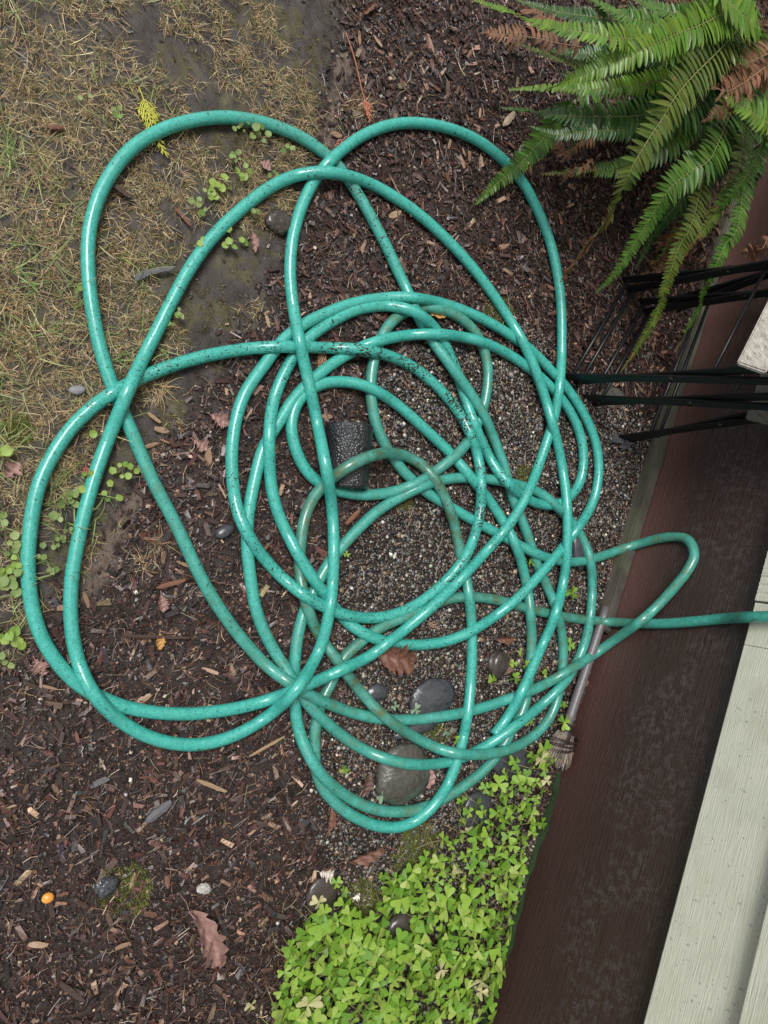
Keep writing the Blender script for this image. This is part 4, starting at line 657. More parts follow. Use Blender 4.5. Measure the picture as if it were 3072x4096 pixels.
# ================================================================ BLACK FOAM ROLLER
m, nt, b = newmat('black_bead_foam')
vo = N(nt, 'ShaderNodeTexVoronoi', Scale=190.0); tc = N(nt, 'ShaderNodeTexCoord'); nt.links.new(tc.outputs['Object'], vo.inputs['Vector'])
nt.links.new(ramp(nt, vo.outputs['Distance'], [(0, (.030, .030, .034)), (.8, (.012, .012, .014))]), b.inputs['Base Color']); b.inputs['Roughness'].default_value = .30
b.inputs['Coat Weight'].default_value = .3; b.inputs['Coat Roughness'].default_value = .2
bump(nt, b, mathn(nt, 'MULTIPLY', vo.outputs['Distance'], -1), .9, .003)
c0, c1_ = G(1397, 1706, .012), G(1388, 1946, .012); R_ = np.linspace(.049, .042, 24)
d_ = (c1_-c0).normalized(); P = np.array([c0+(c1_-c0)*t for t in np.linspace(-.03, 1.03, 24)])
V, F = tube(P, R_, 40, True); foam = add('foam_roller', mesh_np('foam_roller', V-np.array(c0), [f for f in F], mat=m), loc=c0)
bm = bmesh.new(); bm.from_mesh(foam.data)
bmesh.ops.bevel(bm, geom=[e for e in bm.edges if e.calc_face_angle(0) > 1.2], offset=.003, segments=3, affect='EDGES'); bm.to_mesh(foam.data); bm.free()
foam.data.polygons.foreach_set('use_smooth', np.array([len(p.vertices) == 4 for p in foam.data.polygons])); tag(foam, 'short piece of black beaded foam cylinder lying inside the hose loops', 'foam roller')
deadleaf(1335, 1950, 1438, 1953, .28, .1, (.20, .18, .13), (.34, .31, .25), 'pale grey streaked dead leaf beside the foam cylinder', seed=31, ser=.02, z=.012)
# ================================================================ FOLDING CHAIRS
black = plain('black_satin_metal', (.004, .004, .0045), (.009, .009, .010), 220, .36, .4, .15)
scuff = plain('scuffed_grey_metal', (.018, .018, .022), (.045, .045, .055), 150, .4, .5, .2)
def slatmat(name, c1, c2):
    m, nt, b = newmat(name); n_ = noise(nt, 55, 8, rough=.75, stretch=(1, 3, 2)); n2 = noise(nt, 60, 5, stretch=(.6, 2, 2))
    c = ramp(nt, n_, [(.3, c1), (.62, c2)]); c = mixc(nt, ramp(nt, n2, [(.60, (0, 0, 0)), (.66, (.7, .7, .7))]), c, tuple(x*.35 for x in c1))
    nt.links.new(c, b.inputs['Base Color']); b.inputs['Roughness'].default_value = .7; bump(nt, b, n_, .7, .003); return m
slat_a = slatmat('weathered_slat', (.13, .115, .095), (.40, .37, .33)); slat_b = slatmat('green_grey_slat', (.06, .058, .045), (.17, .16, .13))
def barmesh(name, p0, p1, wdir, wd, th, mat, bev=.0008):
    """flat bar from p0 to p1; wd across (perpendicular to wdir), th along wdir"""
    p0, p1 = Vector(p0), Vector(p1); L_ = (p1-p0).normalized(); e = Vector(wdir); e = (e-L_*e.dot(L_)).normalized(); f_ = L_.cross(e)
    V = np.array([p+e*(sx*th/2)+f_*(sy*wd/2) for p in (p0, p1) for sx, sy in ((-1, -1), (1, -1), (1, 1), (-1, 1))])
    me = mesh_np(name, V, [BOXF], mat=mat); bm = bmesh.new(); bm.from_mesh(me); bmesh.ops.recalc_face_normals(bm, faces=bm.faces); bmesh.ops.bevel(bm, geom=bm.edges[:], offset=bev, segments=2, affect='EDGES'); bm.to_mesh(me); bm.free(); return me
def rodmesh(name, p0, p1, r, mat, n_=10):
    V, F = tube(np.array([p0, (np.array(p0)+np.array(p1))/2, p1]), r, n_); return mesh_np(name, V, F, smooth=True, mat=mat)
def chair(origin, W, D, lean, tiltw, smat, label, slat_z, rod_hi, slat_e=1.0, width=.33, rodz=.02, two=True, npat=4, over=.03, slat_d=0.):
    o = add('folding_chair', None, loc=origin); o.empty_display_size = .05; tag(o, label, 'folding chair', 'folded slatted garden chairs leaning by the wall')
    W = Vector(W).normalized(); D = Vector(D).normalized(); U = Vector((0, 0, 1))
    def pt(w_, d_, z_): return W*(w_-tiltw*z_)+D*(d_+lean*z_)+U*z_
    for side in (0, width):
        for (f0, f1, dw) in ((0, .045, 0), (.028, -.020, .008)):
            s_ = 1 if side == 0 else -1
            add('leg', barmesh('leg', pt(side+dw*s_, f0, .0), pt(side+dw*s_, f1, .80), W, .019, .006, black), o)
        add('rivet', rodmesh('rivet', pt(side-.006*(1 if side == 0 else -1), .0135, .27), pt(side+.012*(1 if side == 0 else -1), .0135, .27), .007, black), o)
    for f0 in (0, .028): add('crossbar', rodmesh('crossbar', pt(.003, f0, rodz), pt(width-.003, f0, rodz), .0045, black), o)
    add('crossbar', rodmesh('crossbar', pt(.003, 0.02, rod_hi), pt(width-.003, .02, rod_hi), .0038, black), o)
    add('crossbar', rodmesh('crossbar', pt(.003, 0, .79), pt(width-.003, 0, .79), .0045, black), o)
    e_ = (D*slat_e+U).normalized(); nrm = W.cross(e_)
    for q in range(npat):
        c_ = pt(width/2, slat_d, slat_z)+e_*(q*.066)
        me = barmesh('seat_slat', c_-W*(width/2+over), c_+W*(width/2+over), nrm, .054, .012, smat, .003); add('seat_slat', me, o)
    for q in range(2):
        c_ = pt(width/2, -.03, .66+q*.075); add('back_slat', barmesh('back_slat', c_-W*(width/2+.004), c_+W*(width/2+.004), D, .05, .012, smat, .003), o)
    0 and add('seat_rail', barmesh('seat_rail', pt(.012, slat_d-.0, slat_z-.02)-e_*.03, pt(.012, slat_d, slat_z-.02)+e_*.24, W, .018, .006, black), o)
    0 and add('seat_rail', barmesh('seat_rail', pt(width-.012, slat_d-.0, slat_z-.02)-e_*.03, pt(width-.012, slat_d, slat_z-.02)+e_*.24, W, .018, .006, black), o)
    return o, pt
W1 = (-.803, .598, 0); D1 = (.598, .803, 0)
B0 = G(2263, 1505, 0)
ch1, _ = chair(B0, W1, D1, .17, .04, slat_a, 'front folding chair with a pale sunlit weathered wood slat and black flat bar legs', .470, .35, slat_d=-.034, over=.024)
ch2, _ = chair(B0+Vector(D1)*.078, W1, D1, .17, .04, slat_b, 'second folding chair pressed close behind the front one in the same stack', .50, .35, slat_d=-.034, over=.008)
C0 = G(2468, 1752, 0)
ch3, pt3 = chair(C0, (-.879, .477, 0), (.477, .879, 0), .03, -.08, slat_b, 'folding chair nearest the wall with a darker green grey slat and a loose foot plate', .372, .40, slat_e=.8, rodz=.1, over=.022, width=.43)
for dd_ in (0, .028):
    p_ = pt3(-.004, dd_-.004, .004); add('foot_plate', barmesh('foot_plate', p_+Vector((.0, -.016, 0)), p_+Vector((.004, .012, .012)), (0, 0, 1), .022, .003, scuff, .001), ch3)
# ================================================================ STRAW BROOM
hand_m = plain('weathered_grey_handle', (.065, .058, .062), (.15, .135, .145), 30, .45, .5, .5, stretch=(2, 30, 30), coat=.2)
bh0 = G(2425, 2430, .014); bh1 = G(2268, 2905, .022); dirv = (bh1-bh0).normalized()
br = add('straw_broom', None, loc=bh1); br.empty_display_size = .05; tag(br, 'old broom with grey handle and frayed wire bound straw head by the wall', 'broom')
loc_ = lambda p: Vector(p)-bh1
V, F = tube([loc_(bh0+(bh1-bh0)*t) for t in np.linspace(0, 1, 12)], .0118, 16); add('handle', mesh_np('handle', V, F, smooth=True, mat=hand_m), br)
strw = colmat('broom_straw', .55, .4, 0, vary=.2); wire_m = plain('rusty_dark_wire', (.018, .012, .011), (.045, .028, .024), 200, .45)
head_end = G(2195, 3085, .012); hd = (loc_(head_end)-dirv*.02); hv = hd.normalized(); side = hv.cross(Vector((0, 0, 1))).normalized(); upv = side.cross(hv)
sh0 = dirv*-.005
V, F = tube([sh0+dirv*t for t in (0, .01, .03, .045)], [.0125, .0175, .019, .017], 18); add('collar', mesh_np('collar', V, F, smooth=True, mat=wire_m), br)
for q in range(9):
    p_ = sh0+dirv*(.002+.0048*q); rr_ = .0185+.002*math.sin(q); tc_ = [p_+(side*math.cos(a_)+upv*math.sin(a_))*rr_+dirv*.002*math.sin(a_+q) for a_ in np.linspace(0, 2*np.pi, 18)]
    V, F = tube(tc_, .0013, 5); add('binding_wire', mesh_np('binding_wire', V, F, smooth=True, mat=wire_m), br)
parts = []; cols_ = []
L_ = hd.length
for q in range(900):
    a_ = random.uniform(0, 6.283); rd = math.sqrt(random.random()); s_ = (side*math.cos(a_)*rd+upv*math.sin(a_)*rd*.55)
    e0 = random.uniform(.18, .75) if q % 3 == 0 else random.uniform(.15, .3); e1 = random.uniform(.75, 1.04) if q % 3 else e0+random.uniform(.15, .28)
    f0, f1 = .020+.022*min(1, e0*1.3), .020+.026*min(1, e1*1.3)
    p0 = hd*e0+s_*f0+upv*.006; p1 = hd*e1+s_*f1+upv*.004+Vector((random.gauss(0, .0022), random.gauss(0, .0022), random.gauss(0, .0015)))
    V, F = tube([p0, (p0+p1)/2+Vector((random.gauss(0, .0008), random.gauss(0, .0008), 0)), p1], .0008, 4, False); parts.append((V, F))
    cc = np.array(random.choice([(.05, .040, .034), (.10, .075, .055), (.24, .18, .125), (.028, .022, .020), (.16, .12, .085)])); cols_.append(np.repeat(cc[None], len(V), 0))
V, F = join(parts); o = add('bristles', mesh_np('bristles', V, F, np.vstack(cols_), mat=strw), br); o['kind'] = 'stuff'
for q in range(13):
    t0 = .14+.035*q*random.uniform(.6, 1.1); a0 = random.uniform(.1, .5); pts_ = []
    for t in np.linspace(0, 1, 12):
        ang = np.pi*(1.05-1.1*t); f_ = .038+.004*math.sin(q)
        pts_.append(hd*(t0+.28*t+.03*math.sin(t*5+q))+side*math.cos(ang)*f_+upv*(math.sin(ang)*f_*.62+.007))
    V, F = tube(pts_, .0008, 5); add('loose_wire', mesh_np('loose_wire', V, F, smooth=True, mat=wire_m), br)
# ================================================================ SWORD FERN
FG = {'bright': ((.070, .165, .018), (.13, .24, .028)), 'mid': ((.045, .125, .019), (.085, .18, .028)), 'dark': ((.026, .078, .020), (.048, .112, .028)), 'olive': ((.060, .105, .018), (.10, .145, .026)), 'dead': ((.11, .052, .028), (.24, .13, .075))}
fern_mats = {}
for k_, (a_, b_) in FG.items():
    m, nt, b = newmat('fern_'+k_); n_ = noise(nt, 25, 4); n2 = noise(nt, 300, 2); ac = N(nt, 'ShaderNodeAttribute', attribute_name='Col')
    c = ramp(nt, n_, [(.3, a_), (.7, b_)]); c = mixc(nt, 1., c, ac.outputs['Color'], 'MULTIPLY')
    if k_ in ('olive',): c = mixc(nt, ramp(nt, noise(nt, 34, 3), [(.68, (0, 0, 0)), (.74, (1, 1, 1))]), c, (.22, .12, .05))
    if k_ in ('mid', 'dark'): c = mixc(nt, ramp(nt, noise(nt, 30, 3), [(.74, (0, 0, 0)), (.78, (.9, .9, .9))]), c, (.24, .15, .04))
    nt.links.new(c, b.inputs['Base Color']); b.inputs['Roughness'].default_value = .36 if k_ != 'dead' else .7; b.inputs['Specular IOR Level'].default_value = .5
    tr = N(nt, 'ShaderNodeBsdfTranslucent'); nt.links.new(c, tr.inputs[0]); mx = N(nt, 'ShaderNodeMixShader'); mx.inputs[0].default_value = .28
    nt.links.new(b.outputs[0], mx.inputs[1]); nt.links.new(tr.outputs[0], mx.inputs[2]); nt.links.new(mx.outputs[0], nt.nodes['Material Output'].inputs[0])
    bump(nt, b, n2, .25, .001); fern_mats[k_] = m
stem_m = plain('fern_stem', (.13, .15, .04), (.22, .22, .07), 90, .5); deadstem_m = plain('dead_fern_stem', (.13, .07, .035), (.22, .13, .07), 90, .6)
CROWN = np.array((-1.30, 1.72, .02))
fern = add('sword_fern', None, loc=CROWN); fern.empty_display_size = .1; tag(fern, 'large sword fern of green and brown dead fronds in the upper right corner', 'fern')
def pinna(p0, dirv_, axis, nrm, L_, wd, r, dead, col_):
    """one leaflet: lance shape, folded along the midrib, 5 stations x 3"""
    d_ = dirv_/np.linalg.norm(dirv_); s_ = np.cross(nrm, d_); s_ /= np.linalg.norm(s_); n_ = np.cross(d_, s_)
    st = [(0, .40), (.14, 1.0), (.45, .92), (.78, .60), (1.0, .05)]; V = []
    droop = r.uniform(.02, .12)*(2.2 if dead else 1); curl = r.normal(0, .6) if dead else r.normal(0, .12); sweep = r.uniform(.05, .22)
    for t, w_ in st:
        c_ = p0+d_*L_*t+axis*L_*sweep*t*t-n_*L_*droop*t*t
        ca, sa = math.cos(curl*t*2.5), math.sin(curl*t*2.5); sv = s_*ca+n_*sa
        ww = wd*w_*.5*(r.uniform(.5, 1) if dead else 1)
        V += [c_-sv*ww+n_*ww*.35, c_, c_+sv*ww+n_*ww*.35]
    F = [(a_*3+b_, a_*3+b_+1, a_*3+b_+4, a_*3+b_+3) for a_ in range(4) for b_ in range(2)]
    return np.array(V), np.array(F), np.repeat(np.array(col_)[None], 15, 0)
NP = [0]
def frond(pts, zs, kind, Lmax, npair, seed, separate=False, root=None, crown=True, tipfrac=.72, label=None, wfac=1., brown_tip=0., miss=0.):
    """pts: photo pixels from tip to base, zs: heights"""
    r = np.random.default_rng(seed); zz = np.interp(np.linspace(0, 1, len(pts)), np.linspace(0, 1, len(zs)), zs)
    W_ = [np.array(G(x, y, z)) for (x, y), z in zip(pts, zz)]
    for q, p_ in enumerate(W_):
        wd_ = walldist(p_[0], p_[1])
        if wd_ < .03: W_[q] = p_+np.array(wn)*(.03-wd_)
    nvis = len(W_)
    if crown:
        mid_ = (W_[-1]+CROWN)/2; mid_[2] = max(mid_[2], W_[-1][2]*.8); W_ += [mid_, CROWN+r.normal(0, .02, 3)*np.array((1, 1, .2))]
    P = crv(W_, 60+12*len(W_)); P = P-CROWN; seg_ = np.r_[0, np.cumsum(np.linalg.norm(np.diff(P, axis=0), axis=1))]; TL = seg_[-1]
    rad = .0005+.0016*(seg_/TL)
    dead = kind == 'dead'
    V, F = tube(P, rad, 6); fo = add('dead_frond' if dead else 'frond', mesh_np('frond', V, F, smooth=True, mat=deadstem_m if dead else stem_m), fern)
    if label: fo['label'] = label
    bare = TL*(.80 if crown else .98)
    parts = []; cols_ = []; mt = fern_mats[kind]
    s_ = .004; q = 0
    while s_ < bare:
        u = s_/TL; prof = min(1, (s_/(TL*.42))**tipfrac)*(1-.25*max(0, (u-.6)/.4)); L_ = Lmax*.88*prof; wd = min(.0105, .0028+.0098*prof)*wfac
        step = max(.0026, wd*.90)
        i_ = min(int(np.searchsorted(seg_, s_)), len(P)-2); T_ = P[i_+1]-P[i_]; T_ = -T_/np.linalg.norm(T_)      # towards tip
        side = np.cross((0, 0, 1), T_); side /= np.linalg.norm(side)+1e-9; nrm = np.cross(T_, side); 
        if nrm[2] < 0: nrm = -nrm
        for sg_ in (-1, 1):
            if r.random() < miss: continue
            d_ = side*sg_+T_*r.uniform(.18, .38)+nrm*r.uniform(.02, .25)
            v_ = np.exp(r.normal(0, .16)); col_ = (v_*(1+r.uniform(-.1, .25)), v_, v_*.9)
            if brown_tip and s_ < brown_tip*TL and r.random() < .75: col_ = (3.0*v_*r.uniform(.5, 1), .8*v_, 1.1*v_)
            V, F, C_ = pinna(P[i_], d_, T_, nrm, max(.004, L_*r.uniform(.9, 1.08)), wd, r, dead or (brown_tip and s_ < brown_tip*TL), col_)
            if separate and NP[0] < 300 and L_ > .012 and s_ < TL*.62:
                me = mesh_np('leaflet', V-P[i_], [F], C_, True, mt); add('leaflet', me, fo, loc=P[i_]); NP[0] += 1
            else: parts.append((V, F)); cols_.append(C_)
        s_ += step; q += 1
    if parts:
        V, F = join(parts); o = add('leaflets', mesh_np('leaflets', V, F, np.vstack(cols_), True, mt), fo); o['kind'] = 'stuff'
    return fo
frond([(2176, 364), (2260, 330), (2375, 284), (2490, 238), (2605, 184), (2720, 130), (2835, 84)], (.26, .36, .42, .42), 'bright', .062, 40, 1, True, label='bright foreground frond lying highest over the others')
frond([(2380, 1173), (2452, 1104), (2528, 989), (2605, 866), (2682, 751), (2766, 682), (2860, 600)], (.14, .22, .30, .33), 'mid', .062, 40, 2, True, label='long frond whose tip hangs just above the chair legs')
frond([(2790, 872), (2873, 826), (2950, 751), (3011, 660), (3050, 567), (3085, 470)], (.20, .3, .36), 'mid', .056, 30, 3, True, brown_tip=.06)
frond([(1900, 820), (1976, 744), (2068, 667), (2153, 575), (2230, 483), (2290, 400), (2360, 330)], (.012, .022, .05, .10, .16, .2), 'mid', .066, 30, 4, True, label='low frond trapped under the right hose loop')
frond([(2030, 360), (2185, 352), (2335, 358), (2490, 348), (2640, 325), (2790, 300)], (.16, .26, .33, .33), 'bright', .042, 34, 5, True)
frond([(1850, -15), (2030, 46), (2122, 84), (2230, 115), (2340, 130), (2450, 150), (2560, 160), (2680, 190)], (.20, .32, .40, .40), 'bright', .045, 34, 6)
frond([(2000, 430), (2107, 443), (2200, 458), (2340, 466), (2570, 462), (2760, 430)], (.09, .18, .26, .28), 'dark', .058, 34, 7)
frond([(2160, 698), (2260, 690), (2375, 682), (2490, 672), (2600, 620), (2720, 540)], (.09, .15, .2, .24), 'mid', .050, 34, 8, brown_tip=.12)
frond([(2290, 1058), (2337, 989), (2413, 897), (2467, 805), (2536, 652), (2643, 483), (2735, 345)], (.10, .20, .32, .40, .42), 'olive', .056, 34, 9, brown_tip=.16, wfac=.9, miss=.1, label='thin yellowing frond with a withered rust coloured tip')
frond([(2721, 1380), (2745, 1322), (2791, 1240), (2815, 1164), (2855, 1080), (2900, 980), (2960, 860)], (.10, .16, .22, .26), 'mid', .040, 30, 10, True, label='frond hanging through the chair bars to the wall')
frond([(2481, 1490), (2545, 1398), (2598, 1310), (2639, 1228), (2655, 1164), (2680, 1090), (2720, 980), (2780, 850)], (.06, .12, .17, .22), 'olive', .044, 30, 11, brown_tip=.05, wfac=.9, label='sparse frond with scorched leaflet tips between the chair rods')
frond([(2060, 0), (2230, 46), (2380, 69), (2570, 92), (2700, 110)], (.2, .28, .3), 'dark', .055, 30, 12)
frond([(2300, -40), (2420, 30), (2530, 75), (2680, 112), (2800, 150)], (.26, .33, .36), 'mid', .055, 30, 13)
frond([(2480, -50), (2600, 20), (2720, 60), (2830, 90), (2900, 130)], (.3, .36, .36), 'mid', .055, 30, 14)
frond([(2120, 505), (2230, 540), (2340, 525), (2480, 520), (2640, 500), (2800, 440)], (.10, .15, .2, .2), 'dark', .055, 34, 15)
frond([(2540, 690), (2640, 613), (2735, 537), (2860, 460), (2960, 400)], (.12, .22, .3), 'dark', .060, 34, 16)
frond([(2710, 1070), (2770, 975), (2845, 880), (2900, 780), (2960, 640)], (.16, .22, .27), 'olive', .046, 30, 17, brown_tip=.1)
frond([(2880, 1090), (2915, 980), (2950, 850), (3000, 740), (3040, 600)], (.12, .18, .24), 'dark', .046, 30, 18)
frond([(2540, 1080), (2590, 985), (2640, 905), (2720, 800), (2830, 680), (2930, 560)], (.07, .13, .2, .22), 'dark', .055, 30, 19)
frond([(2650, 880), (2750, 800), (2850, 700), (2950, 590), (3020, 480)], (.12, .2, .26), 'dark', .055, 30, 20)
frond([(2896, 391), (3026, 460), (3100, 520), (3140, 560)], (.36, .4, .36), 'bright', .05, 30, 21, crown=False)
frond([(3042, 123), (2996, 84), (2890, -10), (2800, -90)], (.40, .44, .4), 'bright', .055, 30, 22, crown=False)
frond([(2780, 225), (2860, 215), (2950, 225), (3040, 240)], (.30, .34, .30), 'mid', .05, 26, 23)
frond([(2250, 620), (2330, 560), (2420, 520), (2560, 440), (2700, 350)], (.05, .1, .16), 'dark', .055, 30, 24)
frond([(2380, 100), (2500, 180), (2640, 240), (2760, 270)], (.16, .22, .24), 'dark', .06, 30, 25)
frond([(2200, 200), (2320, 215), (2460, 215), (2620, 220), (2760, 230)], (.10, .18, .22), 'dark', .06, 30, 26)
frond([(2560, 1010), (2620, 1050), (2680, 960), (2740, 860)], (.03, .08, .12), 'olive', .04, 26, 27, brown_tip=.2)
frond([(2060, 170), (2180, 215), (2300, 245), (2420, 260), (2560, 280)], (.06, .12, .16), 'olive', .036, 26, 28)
for q, (pp, zz_, L_) in enumerate([([(1923, 130), (2030, 138), (2145, 153), (2214, 170), (2330, 190)], (.10, .16, .2), .040), ([(2245, 650), (2306, 583), (2383, 537), (2490, 506), (2600, 480)], (.08, .12, .15), .034),
        ([(2780, 276), (2830, 320), (2896, 365), (2960, 340), (3060, 270)], (.36, .42, .42), .035), ([(2804, 490), (2870, 450), (2935, 420), (3020, 380)], (.33, .36, .36), .030), ([(2550, 240), (2640, 262), (2730, 265)], (.10, .14, .15), .04),
        ([(2210, 560), (2230, 590), (2280, 640)], (.04, .05, .06), .03), ([(2240, 740), (2290, 680), (2330, 670), (2370, 640)], (.15, .2, .2), .014), ([(2900, 310), (2980, 260), (3072, 215), (3140, 180)], (.34, .40, .42), .045), ([(3000, 330), (3060, 300), (3130, 260)], (.3, .4, .4), .04),
        ([(2560, 1100), (2640, 1075), (2700, 1000), (2790, 900)], (.03, .06, .10), .035), ([(2620, 1010), (2690, 930), (2720, 860)], (.06, .09, .12), .03), ([(3010, 1060), (3040, 1000), (3072, 950)], (.10, .2, .2), .03),
        ([(2650, 20), (2780, 60), (2900, 160)], (.12, .15, .15), .05), ([(2800, 190), (2900, 130), (3000, 200)], (.1, .15, .12), .05), ([(2850, 330), (2880, 480), (2980, 560)], (.1, .12, .1), .04), ([(2080, 20), (2160, 60), (2260, 110)], (.08, .12, .15), .04), ([(3000, 20), (3050, 150), (3060, 280)], (.15, .2, .2), .05), ([(2700, 400), (2800, 380), (2900, 420)], (.08, .1, .1), .04)]):
    frond(pp, zz_, 'dead', L_, 20, 60+q, crown=False, miss=.15)
frond([(2240, 1130), (2290, 1060), (2330, 1000), (2370, 950)], (.06, .12, .2), 'dead', .022, 20, 90, crown=False)
# curled dead fern litter under the fern
parts = []; r = np.random.default_rng(5)
for q in range(2600):
    px_, py_ = r.uniform(2350, 3150), r.uniform(-300, 1150)
    p_ = np.array(G(px_, py_, 0)); 
    if walldist(p_[0], p_[1]) < .02 or px_ < 2350+500*(py_/1150)*.6 or r.random() > .75: continue
    p_[2] = float(hz(p_[0], p_[1]))+r.uniform(.002, .03); a_ = r.uniform(0, 6.3)
    V, F, _ = pinna(p_, np.array((math.cos(a_), math.sin(a_), r.normal(0, .25))), np.array((0, 0, 0.)), np.array((0, 0, 1.)), r.uniform(.02, .05), .009, r, True, (1, 1, 1)); parts.append((V, F))
V, F = join(parts); o = add('dead_fern_litter', mesh_np('dead_fern_litter', V, F, np.ones((len(V), 3))*r.uniform(.35, 1, (len(V)//15, 1)).repeat(15, 0), True, fern_mats['dead'])); tag(o, 'curled brown dead fern leaflets heaped beneath the fern', 'leaf litter', kind='stuff')
# ================================================================ WOOD SORREL (clover like ground cover)
ox_m = objmat('sorrel_leaf', [(0, (.120, .260, .030)), (.3, (.200, .370, .045)), (.75, (.290, .450, .060)), (1, (.38, .47, .12))], rough=.45, spec=.4, bscale=70, bumps=.25, transl=.35)
ox_pale = objmat('bleached_sorrel_leaf', [(0, (.50, .52, .24)), (1, (.62, .60, .34))], rough=.5, bscale=60, bumps=.2, transl=.3, edge=(50, .55, (.40, .25, .12)))
ox_grey = objmat('greyish_sorrel_leaf', [(0, (.20, .30, .20)), (1, (.28, .38, .26))], rough=.6, bscale=60, bumps=.2, transl=.3)
oxs_m = plain('sorrel_stalk', (.20, .26, .06), (.30, .22, .10), 80, .5)
def leaflet(seed, fold, droop):
    r = np.random.default_rng(seed); out = [(0, 0), (.10, .10), (.24, .34), (.38, .58), (.455, .78), (.43, .93), (.31, 1.01), (.16, .98), (0, .84)]
    inn = [(0, 0), (.02, .10), (.06, .30), (.09, .50), (.10, .66), (.09, .76), (.07, .82), (.04, .84), (0, .80)]
    V = []; F = []
    for sg_ in (1, -1):
        o_ = len(V); asym = 1+r.uniform(-.1, .1)
        for (x, y) in out: V.append((sg_*x*asym*1.22, y, x*fold-droop*y*y+.03*math.sin(7*y+seed)*x))
        for (x, y) in inn: V.append((sg_*x*.95, y, x*fold*.6-droop*y*y-.008))
        k_ = len(out)
        for q in range(k_-1):
            f_ = (o_+q, o_+q+1, o_+k_+q+1, o_+k_+q); F.append(f_ if sg_ > 0 else f_[::-1])
        mid_ = [(0, y) for y in (0, .3, .55, .8)]
        m_ = len(V)
        for (x, y) in mid_: V.append((0, y, -droop*y*y-.02))
        for a_, b_, c_, d_ in ((o_+k_+1, o_+k_+2, m_+1, m_), (o_+k_+2, o_+k_+4, m_+2, m_+1), (o_+k_+4, o_+k_+7, m_+3, m_+2)): F.append((a_, b_, c_, d_) if sg_ > 0 else (d_, c_, b_, a_))
    return np.array(V, float), np.array(F)
LT = [leaflet(q, f_, d_) for q, (f_, d_) in enumerate([(.10, .08), (.25, .12), (.45, .20), (.15, .02), (.6, .30), (-.1, .15)])]
LM = {m_.name: [mesh_np('leaflet', V, [F], smooth=True, mat=m_) for V, F in LT] for m_ in (ox_m, ox_pale, ox_grey)}
def stalkmesh(h, lean, seed):
    r = np.random.default_rng(seed); P = crv([(-lean*h, r.normal(0, .1)*h, -h), (-lean*h*.4, r.normal(0, .1)*h, -h*.5), (0, 0, 0)], 6); V, F = tube(P, .0006, 5); return mesh_np('stalk', V, F, smooth=True, mat=oxs_m)
SM = [stalkmesh(.02, .3, 1), stalkmesh(.035, .4, 2), stalkmesh(.05, .3, 3), stalkmesh(.065, .35, 4)]
SH = [.02, .035, .05, .065]
def sorrel(x, y, R, label, group=None, hi=None, mat=None, name='wood_sorrel_leaf'):
    hi = random.choice((1, 1, 2, 2, 3)) if hi is None else hi; z = SH[hi]*.93
    p_ = G(x, y, z); lm = LM[(mat or ox_m).name]
    o = add(name, None, loc=p_, rot=(random.gauss(0, .30), random.gauss(0, .30)-.05, random.uniform(0, 6.3))); o.empty_display_size = .01
    a0 = random.uniform(0, 6.3)
    for q in range(3):
        s_ = R*random.uniform(.85, 1.12); add('leaflet', random.choice(lm), o, rot=(random.gauss(.05, .16), random.gauss(0, .25), a0+q*2.094+random.gauss(0, .12)), scale=(s_*random.uniform(.95, 1.15), s_, s_))
    add('stalk', SM[hi], o); tag(o, label, 'sorrel leaf', group); return o
PATCH = [(2175, 2975), (2215, 3060), (2170, 3180), (2130, 3330), (2110, 3440), (2075, 3560), (2040, 3700), (2030, 3800), (2000, 3920), (1950, 4180), (1040, 4180), (1120, 4020), (1130, 3900), (1150, 3790), (1215, 3760), (1225, 3680), (1290, 3640),
         (1400, 3610), (1470, 3690), (1500, 3640), (1560, 3520), (1680, 3470), (1740, 3370), (1830, 3330), (1850, 3260), (1900, 3200), (1960, 3130), (2040, 3060), (2120, 3010)]
cand = []; tries = 0
while len(cand) < 460 and tries < 60000:
    tries += 1; x, y = random.uniform(1030, 2230), random.uniform(2960, 4180)
    if not bool(inpoly(np.array([x]), np.array([y]), PATCH)[0]): continue
    p_ = G(x, y, .04)
    if walldist(p_.x, p_.y) < .018: continue
    md = 39 if y > 3500 else 38
    if y < 3450 and random.random() < .25: continue
    if math.hypot(x-1600, y-3705) < 62 or math.hypot(x-1740, y-3760) < 40 or math.hypot(x-1500, y-3730) < 28 or (math.hypot(x-1960, y-3200) < 45): continue
    if all((x-a_)**2+(y-b_)**2 > md*md for a_, b_, _ in cand): 
        sz_ = (.0145+.0115*random.random()**1.6)*(1.0 if y > 3550 else .84); cand.append((x, y, sz_))
cand.sort(key=lambda t: -t[2]*(1.0 if -10 < t[0] < 3072 and t[1] < 4110 else .3))
for q, (x, y, sz_) in enumerate(cand[:288]):
    mt = ox_pale if q % 37 == 5 else ox_m
    if mt is ox_pale: sorrel(x, y, sz_, 'bleached yellowish three lobed sorrel leaf with browned edges in the dense patch', 'bleached sorrel leaves in the patch', mat=mt, hi=3)
    else:
        wd_ = walldist(*G(x, y, .03)[:2]); big = 'large' if sz_ > .0195 else 'small'
        rg_ = 'narrow strip between hose and wall' if y < 3480 else ('edge of the patch along the wall' if wd_ < .10 else ('left fringe of the patch beside the mulch' if x < 1330 else 'thick middle of the patch'))
        sorrel(x, y, sz_, big+' yellow green sorrel leaf in the '+rg_, big+' sorrel leaves in the '+rg_)
parts = []; cols_ = []; r = np.random.default_rng(8)
